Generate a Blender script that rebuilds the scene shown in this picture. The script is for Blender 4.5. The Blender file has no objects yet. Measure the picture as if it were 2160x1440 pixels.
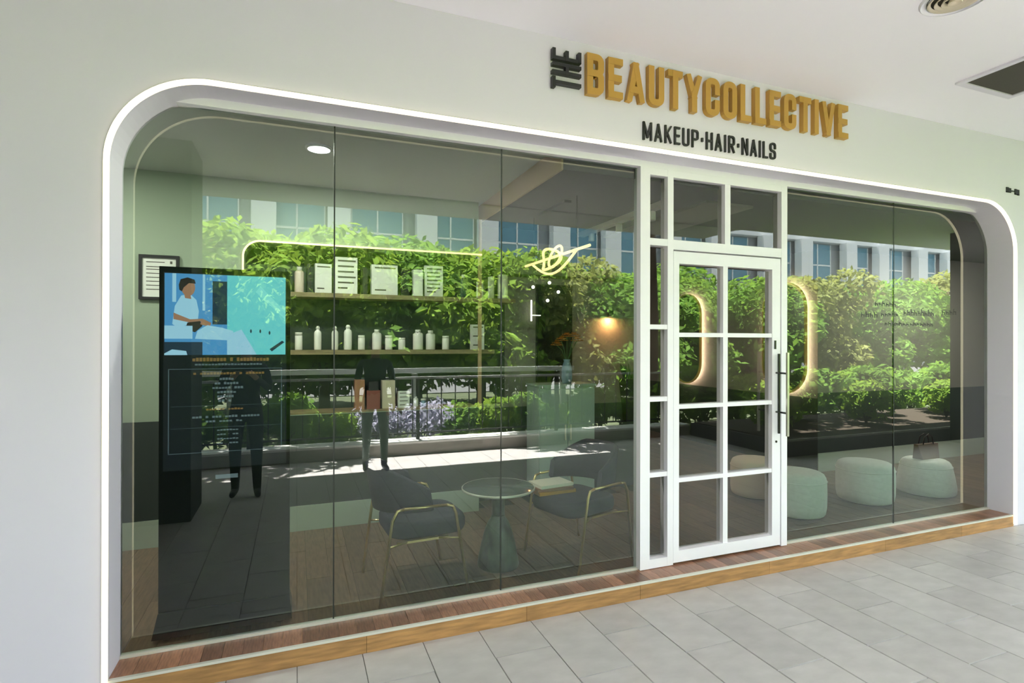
import bpy, math, random
import numpy as np
from mathutils import Vector, Matrix

random.seed(7)
rng = np.random.default_rng(7)
scene = bpy.context.scene
col = scene.collection
PI = math.pi

# ------------------------------------------------------------------ camera, sky, sun, exposure
FPX = 1168.1
cam_d = bpy.data.cameras.new('camera')
cam = bpy.data.objects.new('camera', cam_d)
col.objects.link(cam)
cam_d.sensor_width = 36.0
cam_d.sensor_fit = 'HORIZONTAL'
cam_d.lens = 36.0 * FPX / 2160.0
cam_d.clip_start = 0.02
YAW, PITCH, ROLL = 0.3709, 0.0019, 0.0020
cam.location = (0.0, -3.2251, 1.6452)
cam.rotation_mode = 'QUATERNION'
_f = Vector((math.sin(YAW) * math.cos(PITCH), math.cos(YAW) * math.cos(PITCH), math.sin(PITCH)))
_r0 = Vector((math.cos(YAW), -math.sin(YAW), 0))
_u0 = _r0.cross(_f)
_r = _r0 * math.cos(ROLL) + _u0 * math.sin(ROLL)
_u = _u0 * math.cos(ROLL) - _r0 * math.sin(ROLL)
cam.rotation_quaternion = Matrix((_r, _u, -_f)).transposed().to_quaternion()
scene.camera = cam

world = bpy.data.worlds.new('world')
scene.world = world
world.use_nodes = True
bg = world.node_tree.nodes['Background']
bg.inputs['Color'].default_value = (0.80, 0.90, 1.0, 1)
bg.inputs['Strength'].default_value = 5.5

sun_d = bpy.data.lights.new('sun', 'SUN')
sun = bpy.data.objects.new('sun', sun_d)
col.objects.link(sun)
sun_d.energy = 80.0
sun_d.color = (1.0, 0.97, 0.95)
sun_d.angle = 0.009
sun.location = (0, -8, 20)
sun.rotation_mode = 'QUATERNION'
sun.rotation_quaternion = Vector((0.03, 0.195, -1.0)).to_track_quat('-Z', 'Y')

vs = scene.view_settings
vs.view_transform = 'Standard'
vs.look = 'None'
vs.exposure = 0.30
vs.gamma = 1.0
vs.use_curve_mapping = False
scene.cycles.use_denoising = True
scene.cycles.max_bounces = 10
scene.cycles.diffuse_bounces = 5
scene.cycles.transparent_max_bounces = 16
scene.cycles.caustics_reflective = False
scene.cycles.caustics_refractive = False

# ------------------------------------------------------------------ materials
M = {}


def mat(name, color=(.8, .8, .8), rough=.5, metal=0., emit=None, estr=0., var=0., noise=None, spec=.5, trans=0., alpha=None, bump=0.):
    m = bpy.data.materials.new(name)
    m.use_nodes = True
    nt = m.node_tree
    b = nt.nodes['Principled BSDF']
    b.inputs['Base Color'].default_value = (*color, 1)
    b.inputs['Roughness'].default_value = rough
    b.inputs['Metallic'].default_value = metal
    b.inputs['Specular IOR Level'].default_value = spec
    if emit:
        b.inputs['Emission Color'].default_value = (*emit, 1)
        b.inputs['Emission Strength'].default_value = estr
    last = None
    if noise:
        sc, amt, stretch = noise
        tc = nt.nodes.new('ShaderNodeTexCoord')
        mp = nt.nodes.new('ShaderNodeMapping')
        mp.inputs['Scale'].default_value = stretch
        no = nt.nodes.new('ShaderNodeTexNoise')
        no.inputs['Scale'].default_value = sc
        no.inputs['Detail'].default_value = 5
        nt.links.new(tc.outputs['Object'], mp.inputs['Vector'])
        nt.links.new(mp.outputs['Vector'], no.inputs['Vector'])
        cr = nt.nodes.new('ShaderNodeValToRGB')
        cr.color_ramp.elements[0].position = .3
        cr.color_ramp.elements[1].position = .7
        cr.color_ramp.elements[0].color = (*[c * (1 - amt) for c in color], 1)
        cr.color_ramp.elements[1].color = (*[min(1, c * (1 + amt)) for c in color], 1)
        nt.links.new(no.outputs['Fac'], cr.inputs['Fac'])
        last = cr.outputs['Color']
        if bump:
            bp = nt.nodes.new('ShaderNodeBump')
            bp.inputs['Strength'].default_value = bump
            bp.inputs['Distance'].default_value = .01
            nt.links.new(no.outputs['Fac'], bp.inputs['Height'])
            nt.links.new(bp.outputs['Normal'], b.inputs['Normal'])
    if var:
        oi = nt.nodes.new('ShaderNodeObjectInfo')
        mr = nt.nodes.new('ShaderNodeMapRange')
        mr.inputs['To Min'].default_value = 1 - var
        mr.inputs['To Max'].default_value = 1 + var
        nt.links.new(oi.outputs['Random'], mr.inputs['Value'])
        mx = nt.nodes.new('ShaderNodeVectorMath')
        mx.operation = 'SCALE'
        if last:
            nt.links.new(last, mx.inputs[0])
        else:
            mx.inputs[0].default_value = color
        nt.links.new(mr.outputs['Result'], mx.inputs['Scale'])
        last = mx.outputs['Vector']
    if last:
        nt.links.new(last, b.inputs['Base Color'])
    M[name] = m
    return m


def glass_mat(name, tint, ior, coated):
    m = bpy.data.materials.new(name)
    m.use_nodes = True
    nt = m.node_tree
    nt.nodes.clear()
    out = nt.nodes.new('ShaderNodeOutputMaterial')
    tr = nt.nodes.new('ShaderNodeBsdfTransparent')
    tr.inputs['Color'].default_value = (*tint, 1)
    if coated:
        gl = nt.nodes.new('ShaderNodeBsdfGlossy')
        gl.inputs['Roughness'].default_value = 0.0
        gl.inputs['Color'].default_value = (.96, 1, .95, 1)
        fr = nt.nodes.new('ShaderNodeFresnel')
        fr.inputs['IOR'].default_value = ior
        mx = nt.nodes.new('ShaderNodeMixShader')
        nt.links.new(fr.outputs[0], mx.inputs[0])
        nt.links.new(tr.outputs[0], mx.inputs[1])
        nt.links.new(gl.outputs[0], mx.inputs[2])
        nt.links.new(mx.outputs[0], out.inputs[0])
    else:
        nt.links.new(tr.outputs[0], out.inputs[0])
    M[name] = m


def leaf_mat(name, color, tcol):
    m = bpy.data.materials.new(name)
    m.use_nodes = True
    nt = m.node_tree
    nt.nodes.clear()
    out = nt.nodes.new('ShaderNodeOutputMaterial')
    tc = nt.nodes.new('ShaderNodeTexCoord')
    no = nt.nodes.new('ShaderNodeTexNoise')
    no.inputs['Scale'].default_value = 1.7
    nt.links.new(tc.outputs['Object'], no.inputs['Vector'])
    cr = nt.nodes.new('ShaderNodeValToRGB')
    cr.color_ramp.elements[0].position = .35
    cr.color_ramp.elements[1].position = .65
    cr.color_ramp.elements[0].color = (*[c * .55 for c in color], 1)
    cr.color_ramp.elements[1].color = (*[min(1, c * 1.35) for c in color], 1)
    nt.links.new(no.outputs['Fac'], cr.inputs['Fac'])
    d = nt.nodes.new('ShaderNodeBsdfDiffuse')
    nt.links.new(cr.outputs['Color'], d.inputs['Color'])
    t = nt.nodes.new('ShaderNodeBsdfTranslucent')
    t.inputs['Color'].default_value = (*tcol, 1)
    mx = nt.nodes.new('ShaderNodeMixShader')
    mx.inputs[0].default_value = .4
    nt.links.new(d.outputs[0], mx.inputs[1])
    nt.links.new(t.outputs[0], mx.inputs[2])
    nt.links.new(mx.outputs[0], out.inputs[0])
    M[name] = m


mat('facade_white', (.73, .69, .78), .55, noise=(1.2, .015, (1, 1, 1)))
mat('ceiling_white', (.95, .91, .98), .6)
mat('frame_white', (.86, .84, .89), .35)
mat('led', (1, 1, 1), .5, emit=(1.0, .86, .56), estr=1.45)
mat('led_gold', (1, .9, .7), .5, emit=(1.0, .68, .30), estr=1.1)
mat('gold_letter', (.52, .29, .055), .38, metal=.25)
mat('black_letter', (.012, .012, .014), .4)
mat('dark_joint', (.02, .025, .022), .5)
mat('steel_trim', (.72, .70, .62), .35, metal=.35)
mat('tile', (.45, .42, .41), .42, var=.06, noise=(6, .10, (1, 1.6, 1)), bump=.08)
mat('grout', (.22, .21, .20), .9)
mat('tread_wood', (.26, .125, .075), .35, var=.38, noise=(14, .3, (6, 1, 1)))
mat('riser_wood', (.38, .20, .075), .45, var=.12, noise=(6, .3, (1, 1, 9)))
mat('floor_wood', (.13, .080, .048), .4, var=.22, noise=(9, .3, (7, 1, 1)))
mat('sage_wall', (.33, .39, .30), .7)
mat('taupe_wall', (.22, .20, .18), .7)
mat('wainscot', (.035, .045, .042), .55)
mat('skirting', (.42, .48, .40), .5)
mat('int_ceiling', (.60, .62, .60), .7)
mat('dark_ceiling', (.045, .044, .043), .7)
mat('tan_board', (.50, .33, .20), .6)
mat('black_band', (.008, .008, .008), .6)
mat('black_gloss', (.006, .007, .009), .3, spec=.25)
mat('black_matte', (.012, .012, .013), .6)
mat('niche_dark', (.03, .045, .032), .6)
mat('shelf_wood', (.25, .19, .10), .5, noise=(8, .25, (1, 8, 8)))
mat('white_plastic', (.82, .80, .74), .35, var=.08)
mat('pink_plastic', (.70, .58, .50), .4)
mat('paper_white', (.80, .80, .76), .6, var=.06)
mat('print_dark', (.09, .08, .07), .7)
mat('carton_red', (.24, .07, .05), .6)
mat('carton_brown', (.36, .17, .09), .6)
mat('carton_beige', (.58, .50, .37), .6)
mat('carton_black', (.02, .018, .016), .6)
mat('glass_bottle', (.03, .06, .07), .15)
mat('slate_fabric', (.030, .035, .052), .9, noise=(60, .15, (1, 1, 1)), bump=.05)
mat('gold_metal', (.70, .52, .26), .28, metal=.9)
mat('green_stone', (.075, .10, .088), .35, noise=(11, .75, (1, 1, .6)), bump=.1)
mat('table_top', (.10, .12, .12), .12)
mat('pouf_fabric', (.74, .76, .72), .9, noise=(30, .05, (1, 1, 1)), bump=.1)
mat('pouf_cream', (.74, .66, .52), .9)
mat('mirror', (.62, .64, .62), .02, metal=1.)
mat('brass', (.82, .55, .20), .35, metal=.35)
mat('halo', (1, .9, .8), .5, emit=(1.0, .72, .52), estr=26.0)
mat('bulb', (1, 1, 1), .4, emit=(1.0, .93, .75), estr=3.0)
mat('downlight', (1, 1, 1), .4, emit=(1.0, .96, .88), estr=14.0)
mat('pale_panel', (.40, .50, .45), .35)
mat('flower_orange', (.75, .28, .03), .7)
mat('leaf_dark', (.03, .10, .03), .5)
mat('vase_blue', (.16, .26, .34), .2)
mat('magazine_orange', (.72, .33, .06), .45)
mat('magazine_white', (.85, .80, .68), .5)
mat('magazine_brown', (.30, .13, .06), .5)
mat('bag_brown', (.20, .12, .09), .6)
mat('bag_dark', (.03, .02, .022), .6)
mat('chrome', (.86, .82, .72), .30, metal=.8)
mat('dark_chrome', (.06, .06, .06), .25, metal=.8)
mat('vent_beige', (.66, .58, .45), .5)
mat('vent_dark', (.05, .042, .028), .7)
mat('pillar', (.030, .038, .034), .6)
mat('concrete', (.36, .34, .31), .85, noise=(4, .15, (1, 1, 1)))
mat('kerb_stone', (.30, .27, .24), .8, noise=(6, .2, (1, 1, 1)))
mat('kerb_cap', (.80, .78, .74), .6)
mat('planter_dark', (.05, .05, .052), .6)
mat('soil', (.05, .035, .022), .95)
mat('grass', (.07, .085, .04), .95, noise=(3, .4, (1, 1, 1)))
mat('path_ground', (.10, .12, .06), .95, noise=(3, .4, (1, 1, 1)))
mat('asphalt', (.12, .12, .12), .9, noise=(5, .15, (1, 1, 1)))
mat('rail_metal', (.60, .60, .58), .4, metal=.5)
mat('rail_dark', (.03, .03, .03), .5)
mat('barrier_white', (.82, .82, .80), .6)
mat('bld_white', (.92, .92, .90), .7)
mat('bld_grey', (.42, .44, .46), .8)
mat('bld_glass', (.16, .34, .44), .3)
mat('bark', (.10, .07, .045), .9, noise=(8, .3, (1, 1, .3)))
mat('skin', (.50, .30, .20), .6)
mat('hair', (.012, .010, .009), .6)
mat('cloth_black', (.010, .010, .013), .9)
mat('cloth_navy', (.035, .05, .085), .9)
mat('cloth_grey', (.28, .34, .30), .9)
mat('shoe_black', (.008, .008, .008), .5)
leaf_mat('leaf_bright', (.25, .40, .065), (.31, .45, .055))
leaf_mat('leaf_mid', (.19, .34, .07), (.26, .44, .06))
leaf_mat('leaf_olive', (.30, .33, .12), (.35, .38, .10))
leaf_mat('leaf_lilac', (.55, .52, .66), (.4, .4, .5))
glass_mat('glass_front', (.74, .85, .79), 1.80, True)
glass_mat('glass_body', (.97, .985, .975), 1.5, False)
glass_mat('door_glass_front', (.76, .78, .76), 1.75, True)


def emis(name, c, s=1.):
    m = bpy.data.materials.new(name)
    m.use_nodes = True
    b = m.node_tree.nodes['Principled BSDF']
    b.inputs['Base Color'].default_value = (.01, .01, .01, 1)
    b.inputs['Roughness'].default_value = .35
    b.inputs['Emission Color'].default_value = (*c, 1)
    b.inputs['Emission Strength'].default_value = s
    M[name] = m


emis('scr_navy', (.002, .003, .006), 1)
emis('scr_cyan', (.13, .52, .56), 1)
emis('scr_cyan2', (.20, .62, .62), 1)
emis('scr_blue', (.06, .24, .50), 1)
emis('scr_paleblue', (.30, .52, .68), 1)
emis('scr_skin', (.30, .15, .09), 1)
emis('scr_hair', (.012, .006, .006), 1)
emis('scr_dark', (.01, .025, .05), 1)
emis('scr_text', (.20, .26, .30), .45)
emis('scr_gold', (.36, .20, .06), .45)
emis('scr_line', (.06, .08, .10), 1)


# ------------------------------------------------------------------ mesh helpers
class MB:
    def __init__(self):
        self.v = []
        self.f = []
        self.sm = []
        self.mi = []

    def add(self, vs_, fs, smooth=False, mi=0):
        o = len(self.v)
        self.v += [tuple(p) for p in vs_]
        for f in fs:
            self.f.append(tuple(i + o for i in f))
            self.sm.append(smooth)
            self.mi.append(mi)
        return self

    def box(self, x0, x1, y0, y1, z0, z1, mi=0):
        p = [(x0, y0, z0), (x1, y0, z0), (x1, y1, z0), (x0, y1, z0), (x0, y0, z1), (x1, y0, z1), (x1, y1, z1), (x0, y1, z1)]
        return self.add(p, [(3, 2, 1, 0), (4, 5, 6, 7), (0, 1, 5, 4), (1, 2, 6, 5), (2, 3, 7, 6), (3, 0, 4, 7)], mi=mi)

    def prism_y(self, poly, y0, y1, front_mi=0, mi=0):
        """poly: (x,z) counter-clockwise seen from -y; extruded from y0 (front) to y1."""
        n = len(poly)
        p = [(x, y0, z) for x, z in poly] + [(x, y1, z) for x, z in poly]
        self.add(p, [tuple(range(n))], mi=front_mi)
        o = len(self.v) - 2 * n
        fs = [tuple(range(2 * n - 1, n - 1, -1))]
        for i in range(n):
            j = (i + 1) % n
            fs.append((j, i, n + i, n + j))
        for f in fs:
            self.f.append(tuple(k + o for k in f))
            self.sm.append(False)
            self.mi.append(mi)
        return self

    def prism_z(self, poly, z0, z1, mi=0):
        n = len(poly)
        p = [(x, y, z0) for x, y in poly] + [(x, y, z1) for x, y in poly]
        fs = [tuple(range(n - 1, -1, -1)), tuple(range(n, 2 * n))]
        for i in range(n):
            j = (i + 1) % n
            fs.append((i, j, n + j, n + i))
        return self.add(p, fs, mi=mi)

    def tube(self, pts, r, n=8, closed=False, smooth=True):
        pts = [Vector(p) for p in pts]
        m = len(pts)
        rings = []
        prev = None
        for i, p in enumerate(pts):
            if closed:
                t = (pts[(i + 1) % m] - pts[i - 1]).normalized()
            else:
                t = (pts[min(i + 1, m - 1)] - pts[max(i - 1, 0)]).normalized()
            if prev is None:
                a = Vector((0, 0, 1)) if abs(t.z) < .9 else Vector((1, 0, 0))
                u = t.cross(a).normalized()
            else:
                u = (prev - t * prev.dot(t)).normalized()
            prev = u
            w = t.cross(u)
            rr = r[i] if isinstance(r, (list, tuple)) else r
            rings.append([p + (u * math.cos(2 * PI * k / n) + w * math.sin(2 * PI * k / n)) * rr for k in range(n)])
        vs_ = [q for rg in rings for q in rg]
        fs = []
        for i in range(m if closed else m - 1):
            j = (i + 1) % m
            for k in range(n):
                l = (k + 1) % n
                fs.append((i * n + k, i * n + l, j * n + l, j * n + k))
        self.add(vs_, fs, smooth)
        if not closed:
            o = len(self.v) - len(vs_)
            self.f.append(tuple(o + k for k in range(n - 1, -1, -1)))
            self.f.append(tuple(o + (m - 1) * n + k for k in range(n)))
            self.sm += [False, False]
            self.mi += [0, 0]
        return self

    def lathe(self, prof, cx=0, cy=0, n=24, smooth=True, caps=True):
        """prof: (r,z) from bottom to top."""
        vs_ = []
        for r, z in prof:
            for k in range(n):
                a = 2 * PI * k / n
                vs_.append((cx + r * math.cos(a), cy + r * math.sin(a), z))
        fs = []
        for i in range(len(prof) - 1):
            for k in range(n):
                l = (k + 1) % n
                fs.append((i * n + k, i * n + l, (i + 1) * n + l, (i + 1) * n + k))
        self.add(vs_, fs, smooth)
        o = len(self.v) - len(vs_)
        for i, rev in ((0, True), (len(prof) - 1, False)) if caps else ():
            if prof[i][0] > 1e-6:
                idx = [o + i * n + k for k in range(n)]
                self.f.append(tuple(idx[::-1] if rev else idx))
                self.sm.append(False)
                self.mi.append(0)
        return self

    def sphere(self, c, r, n=12, m=8):
        prof = [(max(1e-5, r * math.sin(PI * i / m)), c[2] - r * math.cos(PI * i / m)) for i in range(m + 1)]
        return self.lathe(prof, c[0], c[1], n)

    def build(self, name, mats, parent=None, loc=None):
        me = bpy.data.meshes.new(name)
        me.from_pydata(self.v, [], self.f)
        if not isinstance(mats, (list, tuple)):
            mats = [mats]
        for m in mats:
            me.materials.append(M[m])
        me.polygons.foreach_set('use_smooth', self.sm)
        me.polygons.foreach_set('material_index', self.mi)
        me.update()
        o = bpy.data.objects.new(name, me)
        col.objects.link(o)
        if parent:
            o.parent = parent
        if loc is not None:
            o.location = loc
        return o


def tag(o, label, cat, group=None, kind=None):
    o['label'] = label
    o['category'] = cat
    if group:
        o['group'] = group
    if kind:
        o['kind'] = kind
    return o


def struct(o, label=None):
    o['kind'] = 'structure'
    if label:
        o['label'] = label
    return o


def empty(name, loc=(0, 0, 0), rz=0):
    o = bpy.data.objects.new(name, None)
    col.objects.link(o)
    o.location = loc
    o.rotation_euler = (0, 0, rz)
    o.empty_display_size = .1
    return o


def copy_tree(o, parent=None):
    c = o.copy()
    col.objects.link(c)
    c.parent = parent
    for ch in list(o.children):
        copy_tree(ch, c)
    return c


def rbox(cx, cy, z0, z1, w, d, r, seg=4, top=.0):
    """rounded upright cushion: superellipse-ish footprint with rolled top and bottom edges"""
    b = MB()
    def ring(inset):
        rr = max(r - inset, .005)
        pts = []
        hw, hd = w / 2 - inset, d / 2 - inset
        for (sx, sy, a0) in ((1, 1, 0), (-1, 1, PI / 2), (-1, -1, PI), (1, -1, 3 * PI / 2)):
            for k in range(seg + 1):
                a = a0 + PI / 2 * k / seg
                pts.append((cx + sx * (hw - rr) + rr * math.cos(a), cy + sy * (hd - rr) + rr * math.sin(a)))
        return pts
    e = min((z1 - z0) / 2, .03)
    levels = [(z0, e), (z0 + e * .3, e * .3), (z0 + e, 0), (z1 - e, 0), (z1 - e * .3, e * .3), (z1, e)]
    rings = [[(x, y, z) for x, y in ring(i)] for z, i in levels]
    n = len(rings[0])
    vs_ = [p for rg in rings for p in rg]
    fs = []
    for i in range(len(rings) - 1):
        for k in range(n):
            l = (k + 1) % n
            fs.append((i * n + k, i * n + l, (i + 1) * n + l, (i + 1) * n + k))
    b.add(vs_, fs, True)
    b.add(rings[0][::-1], [tuple(range(n))])
    b.add([(x, y, z + top) for x, y, z in rings[-1]], [tuple(range(n))])
    return b


# ------------------------------------------------------------------ the facade
ST = 0.10                 # step height
WF = -0.208               # front face of the facade wall
XL, XR, ZT, RC = -0.800, 6.03, 2.885, 0.42
CEIL = 3.488
XA, XB = -9.0, 15.0       # ends of the arcade


def arc(cx, cz, r, a0, a1, n=18):
    return [(cx + r * math.cos(a0 + (a1 - a0) * i / n), cz + r * math.sin(a0 + (a1 - a0) * i / n)) for i in range(n + 1)]


ARC_L = arc(XL + RC, ZT - RC, RC, PI, PI / 2)
ARC_R = arc(XR - RC, ZT - RC, RC, PI / 2, 0)

wf = MB()
wf.prism_y([(XA, 0), (XL, 0), (XL, CEIL + .3), (XA, CEIL + .3)], WF, .02)
wf.prism_y([(XR, 0), (XB, 0), (XB, CEIL + .3), (XR, CEIL + .3)], WF, .02)
wf.prism_y([(XL, ZT), (XR, ZT), (XR, CEIL + .3), (XL, CEIL + .3)], WF, .02)
wf.prism_y([(XL, ZT)] + ARC_L, WF, .02)
wf.prism_y([(XR, ZT)] + ARC_R, WF, .02)
struct(wf.build('wall_front', 'facade_white'), 'white rendered shopfront wall with a wide rounded opening')

# led strip along the edge of the opening
path = [(XL, 0.02)] + ARC_L + ARC_R + [(XR, 0.02)]


def strip(path, w0, w1, y0, y1):
    """closed box profile running along an (x,z) path; w0,w1 offsets to the left of travel"""
    b = MB()
    n = len(path)
    A, B = [], []
    for i in range(n):
        p = Vector((*path[i], 0))
        d = Vector((*path[min(i + 1, n - 1)], 0)) - Vector((*path[max(i - 1, 0)], 0))
        d.normalize()
        nrm = Vector((-d.y, d.x, 0))
        A.append(p + nrm * w0)
        B.append(p + nrm * w1)
    vs_ = []
    for a, c in zip(A, B):
        vs_ += [(a.x, y0, a.y), (c.x, y0, c.y), (c.x, y1, c.y), (a.x, y1, a.y)]
    fs = []
    for i in range(n - 1):
        for k in range(4):
            l = (k + 1) % 4
            fs.append((i * 4 + k, i * 4 + l, (i + 1) * 4 + l, (i + 1) * 4 + k))
    fs += [(3, 2, 1, 0), tuple((n - 1) * 4 + k for k in range(4))]
    return b.add(vs_, fs)


led = empty('led_strip', (2.615, WF, 0))
strip(path, -.003, .017, WF - .020, WF - .0004).build('diffuser', 'led', led)
strip(path, .016, .022, WF - .007, WF - .0005).build('edge_trim', 'steel_trim', led)
for c_ in led.children:
    c_.location = (-2.615, -WF, 0)
tag(led, 'glowing warm white light strip tracing the rounded edge of the shopfront opening', 'light strip')

# header bar above the glass
_dx = math.sqrt(RC ** 2 - (2.842 - (ZT - RC)) ** 2)
hd = MB().prism_y([(XL + RC - _dx, 2.842), (XR - RC + _dx, 2.842)] + [(x, z - .0005) for x, z in ARC_R[::-1] if z > 2.8425] + [(x, z - .0005) for x, z in ARC_L[::-1] if z > 2.8425], -.045, .0195)
struct(hd.build('trim_1', 'frame_white'), 'white header bar along the top of the glazing')

# glass panes
G0, G1 = -.005, .005


def pane(name, poly, label, front='glass_front', parent=None, y0=G0, y1=G1):
    o = MB().prism_y(poly, y0, y1, front_mi=0, mi=1).build(name, [front, 'glass_body'], parent)
    if parent is None:
        struct(o, label)
    return o


gt, gb = 2.842, ST + .012
gx = [XL + .002, .194, 1.181, 2.170]
gl_arc = [(x, z) for x, z in ARC_L if z < gt][::1]
g = .004
pane('window_1', [(gx[0], gb), (gx[1] - g, gb), (gx[1] - g, gt), (-.46, gt)] + [(x + .002, z - .002) for x, z in gl_arc[::-1]],
     'leftmost tall glass pane of the shopfront with a rounded upper corner')
pane('window_2', [(gx[1] + g, gb), (gx[2] - g, gb), (gx[2] - g, gt), (gx[1] + g, gt)],
     'tall frameless glass pane in front of the product shelves, second from the left')
pane('window_3', [(gx[2] + g, gb), (gx[3] - g, gb), (gx[3] - g, gt), (gx[2] + g, gt)],
     'tall frameless glass pane beside the white door frame, in front of the round table')
gr_arc = [(x, z) for x, z in ARC_R if z < gt]
pane('window_4', [(3.494, gb), (4.744 - g, gb), (4.744 - g, gt), (3.494, gt)],
     'tall frameless glass pane right of the door, in front of the white poufs')
pane('window_5', [(4.744 + g, gb), (XR - .002, gb)] + [(x - .002, z - .002) for x, z in gr_arc[::-1]] + [(5.69, gt), (4.744 + g, gt)],
     'rightmost tall glass pane of the shopfront with a rounded upper corner')
for i, x in enumerate((gx[1], gx[2], 4.744)):
    o = MB().box(x - g + .0005, x + g - .0005, -.006, .006, gb, gt).build('trim_%d' % (i + 2), 'dark_joint')
    struct(o, 'dark thin silicone joint between two glass panes')
for i, (a, b_) in enumerate(((XL + .002, 2.168), (3.492, XR - .002))):
    o = MB().box(a, b_, -.022, .012, ST, ST + .014).build('trim_%d' % (i + 5), 'steel_trim')
    struct(o, 'pale metal sill channel at the foot of the glass')

# ------------------------------------------------------------------ door set
FY0, FY1 = -.045, .035
dw = empty('window_6', (0, 0, 0))
struct(dw, 'white framed sidelight and transom around the shop door')


def fr(b, x0, x1, z0, z1, y0=FY0, y1=FY1):
    return b.box(x0, x1, y0, y1, z0, z1)


ZB, ZH = ST + .004, 2.842
fr(MB(), 2.170, 2.247, ZB, ZH).build('frame_post', 'frame_white', dw)
fr(MB(), 2.392, 2.440, ZB, ZH).build('frame_post', 'frame_white', dw)
fr(MB(), 3.434, 3.492, ZB, ZH).build('frame_post', 'frame_white', dw)
fr(MB(), 2.247, 3.434, 2.795, ZH, FY0 + .001).build('head_rail', 'frame_white', dw)
fr(MB(), 2.440, 3.434, 2.295, 2.362, FY0 + .001).build('transom_rail', 'frame_white', dw)
fr(MB(), 2.247, 2.392, 2.315, 2.362, FY0 + .001).build('transom_rail', 'frame_white', dw)
fr(MB(), 2.247, 2.392, ZB, .165, FY0 + .001).build('sill_rail', 'frame_white', dw)
fr(MB(), 2.895, 2.945, 2.362, 2.795, FY0 + .004).build('mullion', 'frame_white', dw)
for z in (1.755, 1.258, .740):
    fr(MB(), 2.247, 2.392, z - .016, z + .016, FY0 + .004).build('glazing_bar', 'frame_white', dw)
zz = [.165, .740, 1.258, 1.755, 2.315]
for a, b_ in zip(zz[:-1], zz[1:]):
    pane('glass_pane', [(2.2475, a + .012), (2.3915, a + .012), (2.3915, b_ - .012), (2.2475, b_ - .012)], '', 'door_glass_front', dw)
for a, b_ in ((2.4405, 2.8945), (2.9455, 3.4335)):
    pane('glass_pane', [(a, 2.3625), (b_, 2.3625), (b_, 2.7945), (a, 2.7945)], '', 'door_glass_front', dw)
pane('glass_pane', [(2.2475, 2.3625), (2.3915, 2.3625), (2.3915, 2.7945), (2.2475, 2.7945)], '', 'door_glass_front', dw)

door = empty('door_1', (2.444, 0, ST))
struct(door, 'white glazed shop door with eight panes and a long pull handle')


def dpart(b, name, m):
    o = b.build(name, m, door)
    o.location = (-2.444, 0, -ST)
    return o


DY0, DY1 = -.040, .030
zb, zt = ST + .014, 2.285
dpart(fr(MB(), 2.446, 2.493, zb, zt, DY0, DY1), 'stile', 'frame_white')
dpart(fr(MB(), 3.347, 3.428, zb, zt, DY0, DY1), 'stile', 'frame_white')
dpart(fr(MB(), 2.493, 3.347, 2.200, zt, DY0, DY1), 'top_rail', 'frame_white')
dpart(fr(MB(), 2.493, 3.347, zb, .195, DY0, DY1), 'bottom_rail', 'frame_white')
dpart(fr(MB(), 2.884, 2.926, .195, 2.200, DY0 + .004, DY1), 'glazing_bar', 'frame_white')
bars = [.684, 1.198, 1.702]
for z in bars:
    for a, b_ in ((2.493, 2.884), (2.926, 3.347)):
        dpart(fr(MB(), a, b_, z - .015, z + .015, DY0 + .004, DY1), 'glazing_bar', 'frame_white')
zz = [.195] + bars + [2.200]
for a, b_ in zip(zz[:-1], zz[1:]):
    for xa, xb in ((2.4935, 2.8835), (2.9265, 3.3465)):
        o = pane('glass_pane', [(xa, a + .012), (xb, a + .012), (xb, b_ - .012), (xa, b_ - .012)], '', 'door_glass_front', door)
        o.location = (-2.444, 0, -ST)
# pull handle
h = MB()
h.box(3.380, 3.398, -.150, -.136, .955, 1.575)
ho = dpart(h, 'pull_handle', 'chrome')
ho['label'] = 'long polished metal pull handle'
for z in (1.125, 1.420):
    o = MB().tube([(3.385, -.041, z), (3.385, -.136, z)], .007).build('standoff', 'dark_chrome', ho)
o = MB().box(3.379, 3.393, -.072, -.060, .965, 1.565).build('backing_bar', 'dark_chrome', ho)
dpart(MB().box(3.366, 3.380, -.048, -.0405, 1.600, 1.665), 'lock_plate', 'dark_chrome')
dpart(MB().tube([(3.385, -.0405, .90), (3.385, -.046, .90)], .009), 'keyhole', 'dark_chrome')
dpart(fr(MB(), 2.446, 3.428, ST + .003, ST + .0135, -.02, .02), 'draught_seal', 'black_matte')

# ------------------------------------------------------------------ sign lettering
def rc(pts, r, n=5, closed=False):
    out = []
    m = len(pts)
    for i in range(m):
        if not closed and i in (0, m - 1):
            out.append(pts[i])
            continue
        p0, p, p1 = Vector(pts[i - 1]), Vector(pts[i]), Vector(pts[(i + 1) % m])
        a, b_ = p0 - p, p1 - p
        rr = min(r, a.length * .499, b_.length * .499)
        s, e = p + a.normalized() * rr, p + b_.normalized() * rr
        for k in range(n + 1):
            t = k / n
            q = s * (1 - t) ** 2 + p * 2 * t * (1 - t) + e * t * t
            out.append((q.x, q.y))
    return out


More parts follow.
